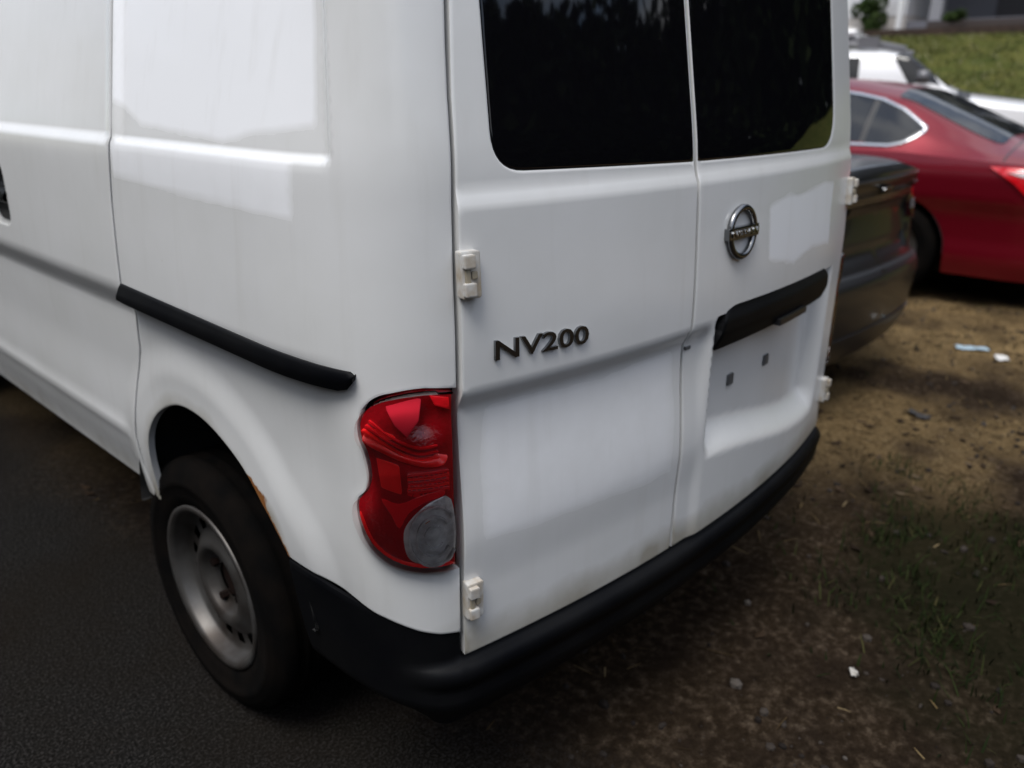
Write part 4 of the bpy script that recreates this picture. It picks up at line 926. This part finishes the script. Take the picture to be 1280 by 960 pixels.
def siding(nm, x, y0, y1, z0, z1, pitch, m, par=hs):
    V = []; F = []; z = z0; 
    while z < z1:
        b = len(V); V += [(x - .022, y0, z), (x - .022, y1, z), (x - .004, y1, z + pitch), (x - .004, y0, z + pitch), (x, y0, z), (x, y1, z)]
        F += [(b, b + 1, b + 2, b + 3), (b + 4, b + 5, b + 1, b)]; z += pitch
    V = [(p[0] - HX, p[1] - 7, p[2] - HB) for p in V]
    o = mesh(nm, V, F, m, par); o['kind'] = 'stuff'; return o
siding('siding', HX, 7.86, 9.43, 3.32, 6.2, .125, m_side)
siding('siding', HX, 9.76, 13.2, 3.32, 6.2, .125, m_side)
hpart('wall', m_side, [(HX + .003, HX + 8, 7.86, 13.2, 3.325, 6.2)])
hpart('corner_board', m_trim, [(HX - .05, HX + .0, 9.43, 9.76, 2.9, 6.2)], bevel=.008)
hpart('porch_wall', m_dark, [(HX + 2.6, HX + 2.8, -2, 7.86, 3.0, 6.2)])
hpart('porch_floor', m_dark, [(HX + .1, HX + 2.6, -2, 7.855, 2.9, 3.16)])
hpart('porch_ceiling', m_trim, [(HX + .05, HX + 2.6, -2, 7.855, 5.75, 5.85)])
for y in (7.15, 3.6, .2): hpart('porch_column', mat('column_grey', (.26, .26, .28), .6), [(HX + .12, HX + .42, y - .15, y + .15, 3.16, 5.75)], bevel=.01)
hpart('porch_skirt', mat('skirt_brown', (.05, .038, .035), .8), [(HX + .06, HX + .10, -2, 7.3, 2.85, 3.13)])
d_ = hpart('door', mat('door_dark', (.035, .03, .032), .5), [(HX + 2.54, HX + 2.60, 5.4, 6.3, 3.16, 5.2)]); hpart('door_frame', m_trim, [(HX + 2.55, HX + 2.6, 5.3, 5.4, 3.16, 5.3), (HX + 2.55, HX + 2.6, 6.3, 6.4, 3.16, 5.3)][:1], d_)
for y0, y1 in ((2.2, 3.4), (.4, 1.6)):
    w_ = hpart('window', m_win, [(HX + 2.56, HX + 2.6, y0, y1, 3.9, 5.3)]); hpart('window_frame', m_trim, [(HX + 2.53, HX + 2.6, y0 - .08, y0, 3.85, 5.35)], w_); hpart('window_frame', m_trim, [(HX + 2.53, HX + 2.6, y1, y1 + .08, 3.85, 5.35)], w_); hpart('window_sill', m_trim, [(HX + 2.50, HX + 2.6, y0 - .1, y1 + .1, 3.78, 3.85)], w_)
hpart('downpipe', m_trim, [(HX - .14, HX - .03, 7.93, 8.06, 2.95, 6.1)], bevel=.02)
V = [(-.5, -9.4, 3.15), (-.5, 6.7, 3.15), (4, 6.7, 5.4), (4, -9.4, 5.4), (8.5, 6.7, 3.15), (8.5, -9.4, 3.15)]
mesh('roof', V + [(a, b, c - .15) for a, b, c in V], [(0, 1, 2, 3), (3, 2, 4, 5), (9, 8, 7, 6), (11, 10, 8, 9), (0, 6, 7, 1), (5, 4, 10, 11), (1, 7, 8, 2), (2, 8, 10, 4), (0, 3, 9, 6), (3, 5, 11, 9)], m_roof, hs)
b_ = hpart('porch_railing', m_dark, [(HX + .15, HX + .2, 3.75, 7.0, 3.95, 4.02)])
# things by the house
bm = bmesh.new(); box(bm, HX - 1.0, HX - .01, 4.6, 9.5, 2.6, 2.90); o = bobj('garden_bed', bm, m_soil, None, False, .03); o['kind'] = 'structure'
def shrub(name, label, loc, rx, ry, rz_, n, m, seed, cat='bush'):
    r = np.random.default_rng(seed); root = tag(empty(name, loc), label, cat)
    bm = bmesh.new()
    for k in range(5):
        g = r.uniform(0, 2 * pi); e = Vector((math.cos(g) * rx * .4, math.sin(g) * ry * .4, rz_ * 1.3)); mtx = Matrix.Translation(e / 2) @ e.to_track_quat('Z', 'Y').to_matrix().to_4x4()
        bmesh.ops.create_cone(bm, cap_ends=True, segments=6, radius1=.02, radius2=.006, depth=e.length, matrix=mtx)
    o = bobj('stem', bm, M['hub_rust'], root); o['kind'] = 'stuff'
    cl = [(r.normal(0, .45) * rx, r.normal(0, .45) * ry, rz_ + r.uniform(-.75, .8) * rz_, r.uniform(.25, .5)) for k in range(16)]; P = []
    while len(P) < n:
        c = cl[r.integers(len(cl))]; d = r.normal(size=3); d /= np.linalg.norm(d); q = c[3] * (.55 + .45 * r.random() ** .5)
        P.append((c[0] + d[0] * q * rx, c[1] + d[1] * q * ry, max(.03, c[2] + d[2] * q * rz_)))
    P = np.array(P); s = r.uniform(.025, .06, n); a = r.normal(size=(n, 3)); a /= np.linalg.norm(a, axis=1)[:, None]; b = np.cross(a, r.normal(size=(n, 3))); b /= np.linalg.norm(b, axis=1)[:, None]
    Q = np.stack([P - a * s[:, None], P - b * s[:, None] * .5, P + a * s[:, None], P + b * s[:, None] * .5], 1).reshape(-1, 3); i = np.arange(n) * 4
    me = bpy.data.meshes.new('foliage'); me.from_pydata(Q.tolist(), [], np.stack([i, i + 1, i + 2, i + 3], 1).tolist()); me.materials.append(m)
    at = me.attributes.new('tone', 'FLOAT', 'POINT'); at.data.foreach_set('value', np.repeat(r.random(n), 4).astype(np.float32)); f = link(bpy.data.objects.new('foliage', me), root); f['kind'] = 'stuff'
m_leaf = tone_mat('bush_leaves', [(0, (.018, .034, .010)), (.6, (.045, .075, .022)), (1, (.09, .12, .045))])
shrub('green_bush', 'rounded green bush growing against the white clapboard wall', (HX - .45, 8.70, 2.86), .32, .36, .47, 5000, m_leaf, 5)
shrub('low_plant', 'low green plant beside the dark porch column', (HX - .3, 6.55, 3.03), .2, .3, .16, 1200, m_leaf, 6, 'plant')
bm = bmesh.new(); bmesh.ops.create_icosphere(bm, subdivisions=3, radius=1)
r = np.random.default_rng(3)
for v in bm.verts: v.co = Vector((v.co.x * .28, v.co.y * .42, v.co.z * .16)) * (1 + .12 * math.sin(v.co.x * 7 + v.co.y * 5) * math.cos(v.co.z * 6))
o = bobj('pale_boulder', bm, mat('pale_rock', (.56, .54, .50), .8, noise=(6, .5, (.4, .38, .35)), bump=(14, .5, .02)), None, True); o.location = (22.6, 9.13, 2.86)
tag(o, 'pale rounded boulder at the lawn edge by the corner of the house', 'boulder')

# ---- wooded edge across the lane: shows in the cars' glass, its unseen left arc added to dim the flank
r = np.random.default_rng(77); P = []; S_ = []
crowns = []; BIG = []
for k in range(79):
    az = math.radians(118 + k * 3.05); d = 17.5 + r.uniform(-2.0, 2.0) + (8 if az > math.radians(300) else 0) * ss(300, 320, math.degrees(az))
    dg_ = math.degrees(az); el = 25 if dg_ < 222 else (13 if dg_ < 284 else (21.8 if dg_ < 306 else (18.6 if dg_ < 331 else 29)))  # arc heights also shaped to steer light onto the van's side and tail
    h = .9 + d * math.tan(math.radians(el + r.uniform(-2.5, 1.5))); crowns.append((d * math.cos(az), d * math.sin(az), h))
for x, y, h in crowns:
    core = r.normal(size=(120, 3)); core /= np.linalg.norm(core, axis=1)[:, None]; P.append(np.array((x, y, h * .46)) + core * np.array((1.2, 1.2, h * .44)) * r.random((120, 1)) ** .4); BIG.append(len(P) - 1)
    for c in range(30):
        t = r.uniform(.08, 1); g = r.uniform(0, 2 * pi); rad = 1.9 * (1 - .5 * t) * r.random() ** .5
        cxx, cyy, czz_ = x + rad * math.cos(g), y + rad * math.sin(g), h * t; q = r.uniform(.7, 1.3); nn = 50
        d = r.normal(size=(nn, 3)); d /= np.linalg.norm(d, axis=1)[:, None]; P.append(np.array((cxx, cyy, czz_)) + d * q * r.random((nn, 1)) ** .33)
ln = [len(q) for q in P]; big = np.concatenate([np.full(q, k in set(BIG)) for k, q in enumerate(ln)]); P = np.concatenate(P); P[:, 2] = np.maximum(P[:, 2], .2); n = len(P); s = r.uniform(.2, .46, n) * np.where(big, 2.6, 1); a = r.normal(size=(n, 3)); a /= np.linalg.norm(a, axis=1)[:, None]; b = np.cross(a, r.normal(size=(n, 3))); b /= np.linalg.norm(b, axis=1)[:, None]
Q = np.stack([P - a * s[:, None], P - b * s[:, None] * .6, P + a * s[:, None], P + b * s[:, None] * .6], 1).reshape(-1, 3); i = np.arange(n) * 4
me = bpy.data.meshes.new('woodland'); me.from_pydata(Q.tolist(), [], np.stack([i, i + 1, i + 2, i + 3], 1).tolist()); me.materials.append(tone_mat('woodland_leaves', [(0, (.006, .010, .004)), (.6, (.013, .020, .007)), (1, (.024, .032, .012))]))
at = me.attributes.new('tone', 'FLOAT', 'POINT'); at.data.foreach_set('value', np.repeat(r.random(n), 4).astype(np.float32)); link(bpy.data.objects.new('woodland', me))['kind'] = 'stuff'
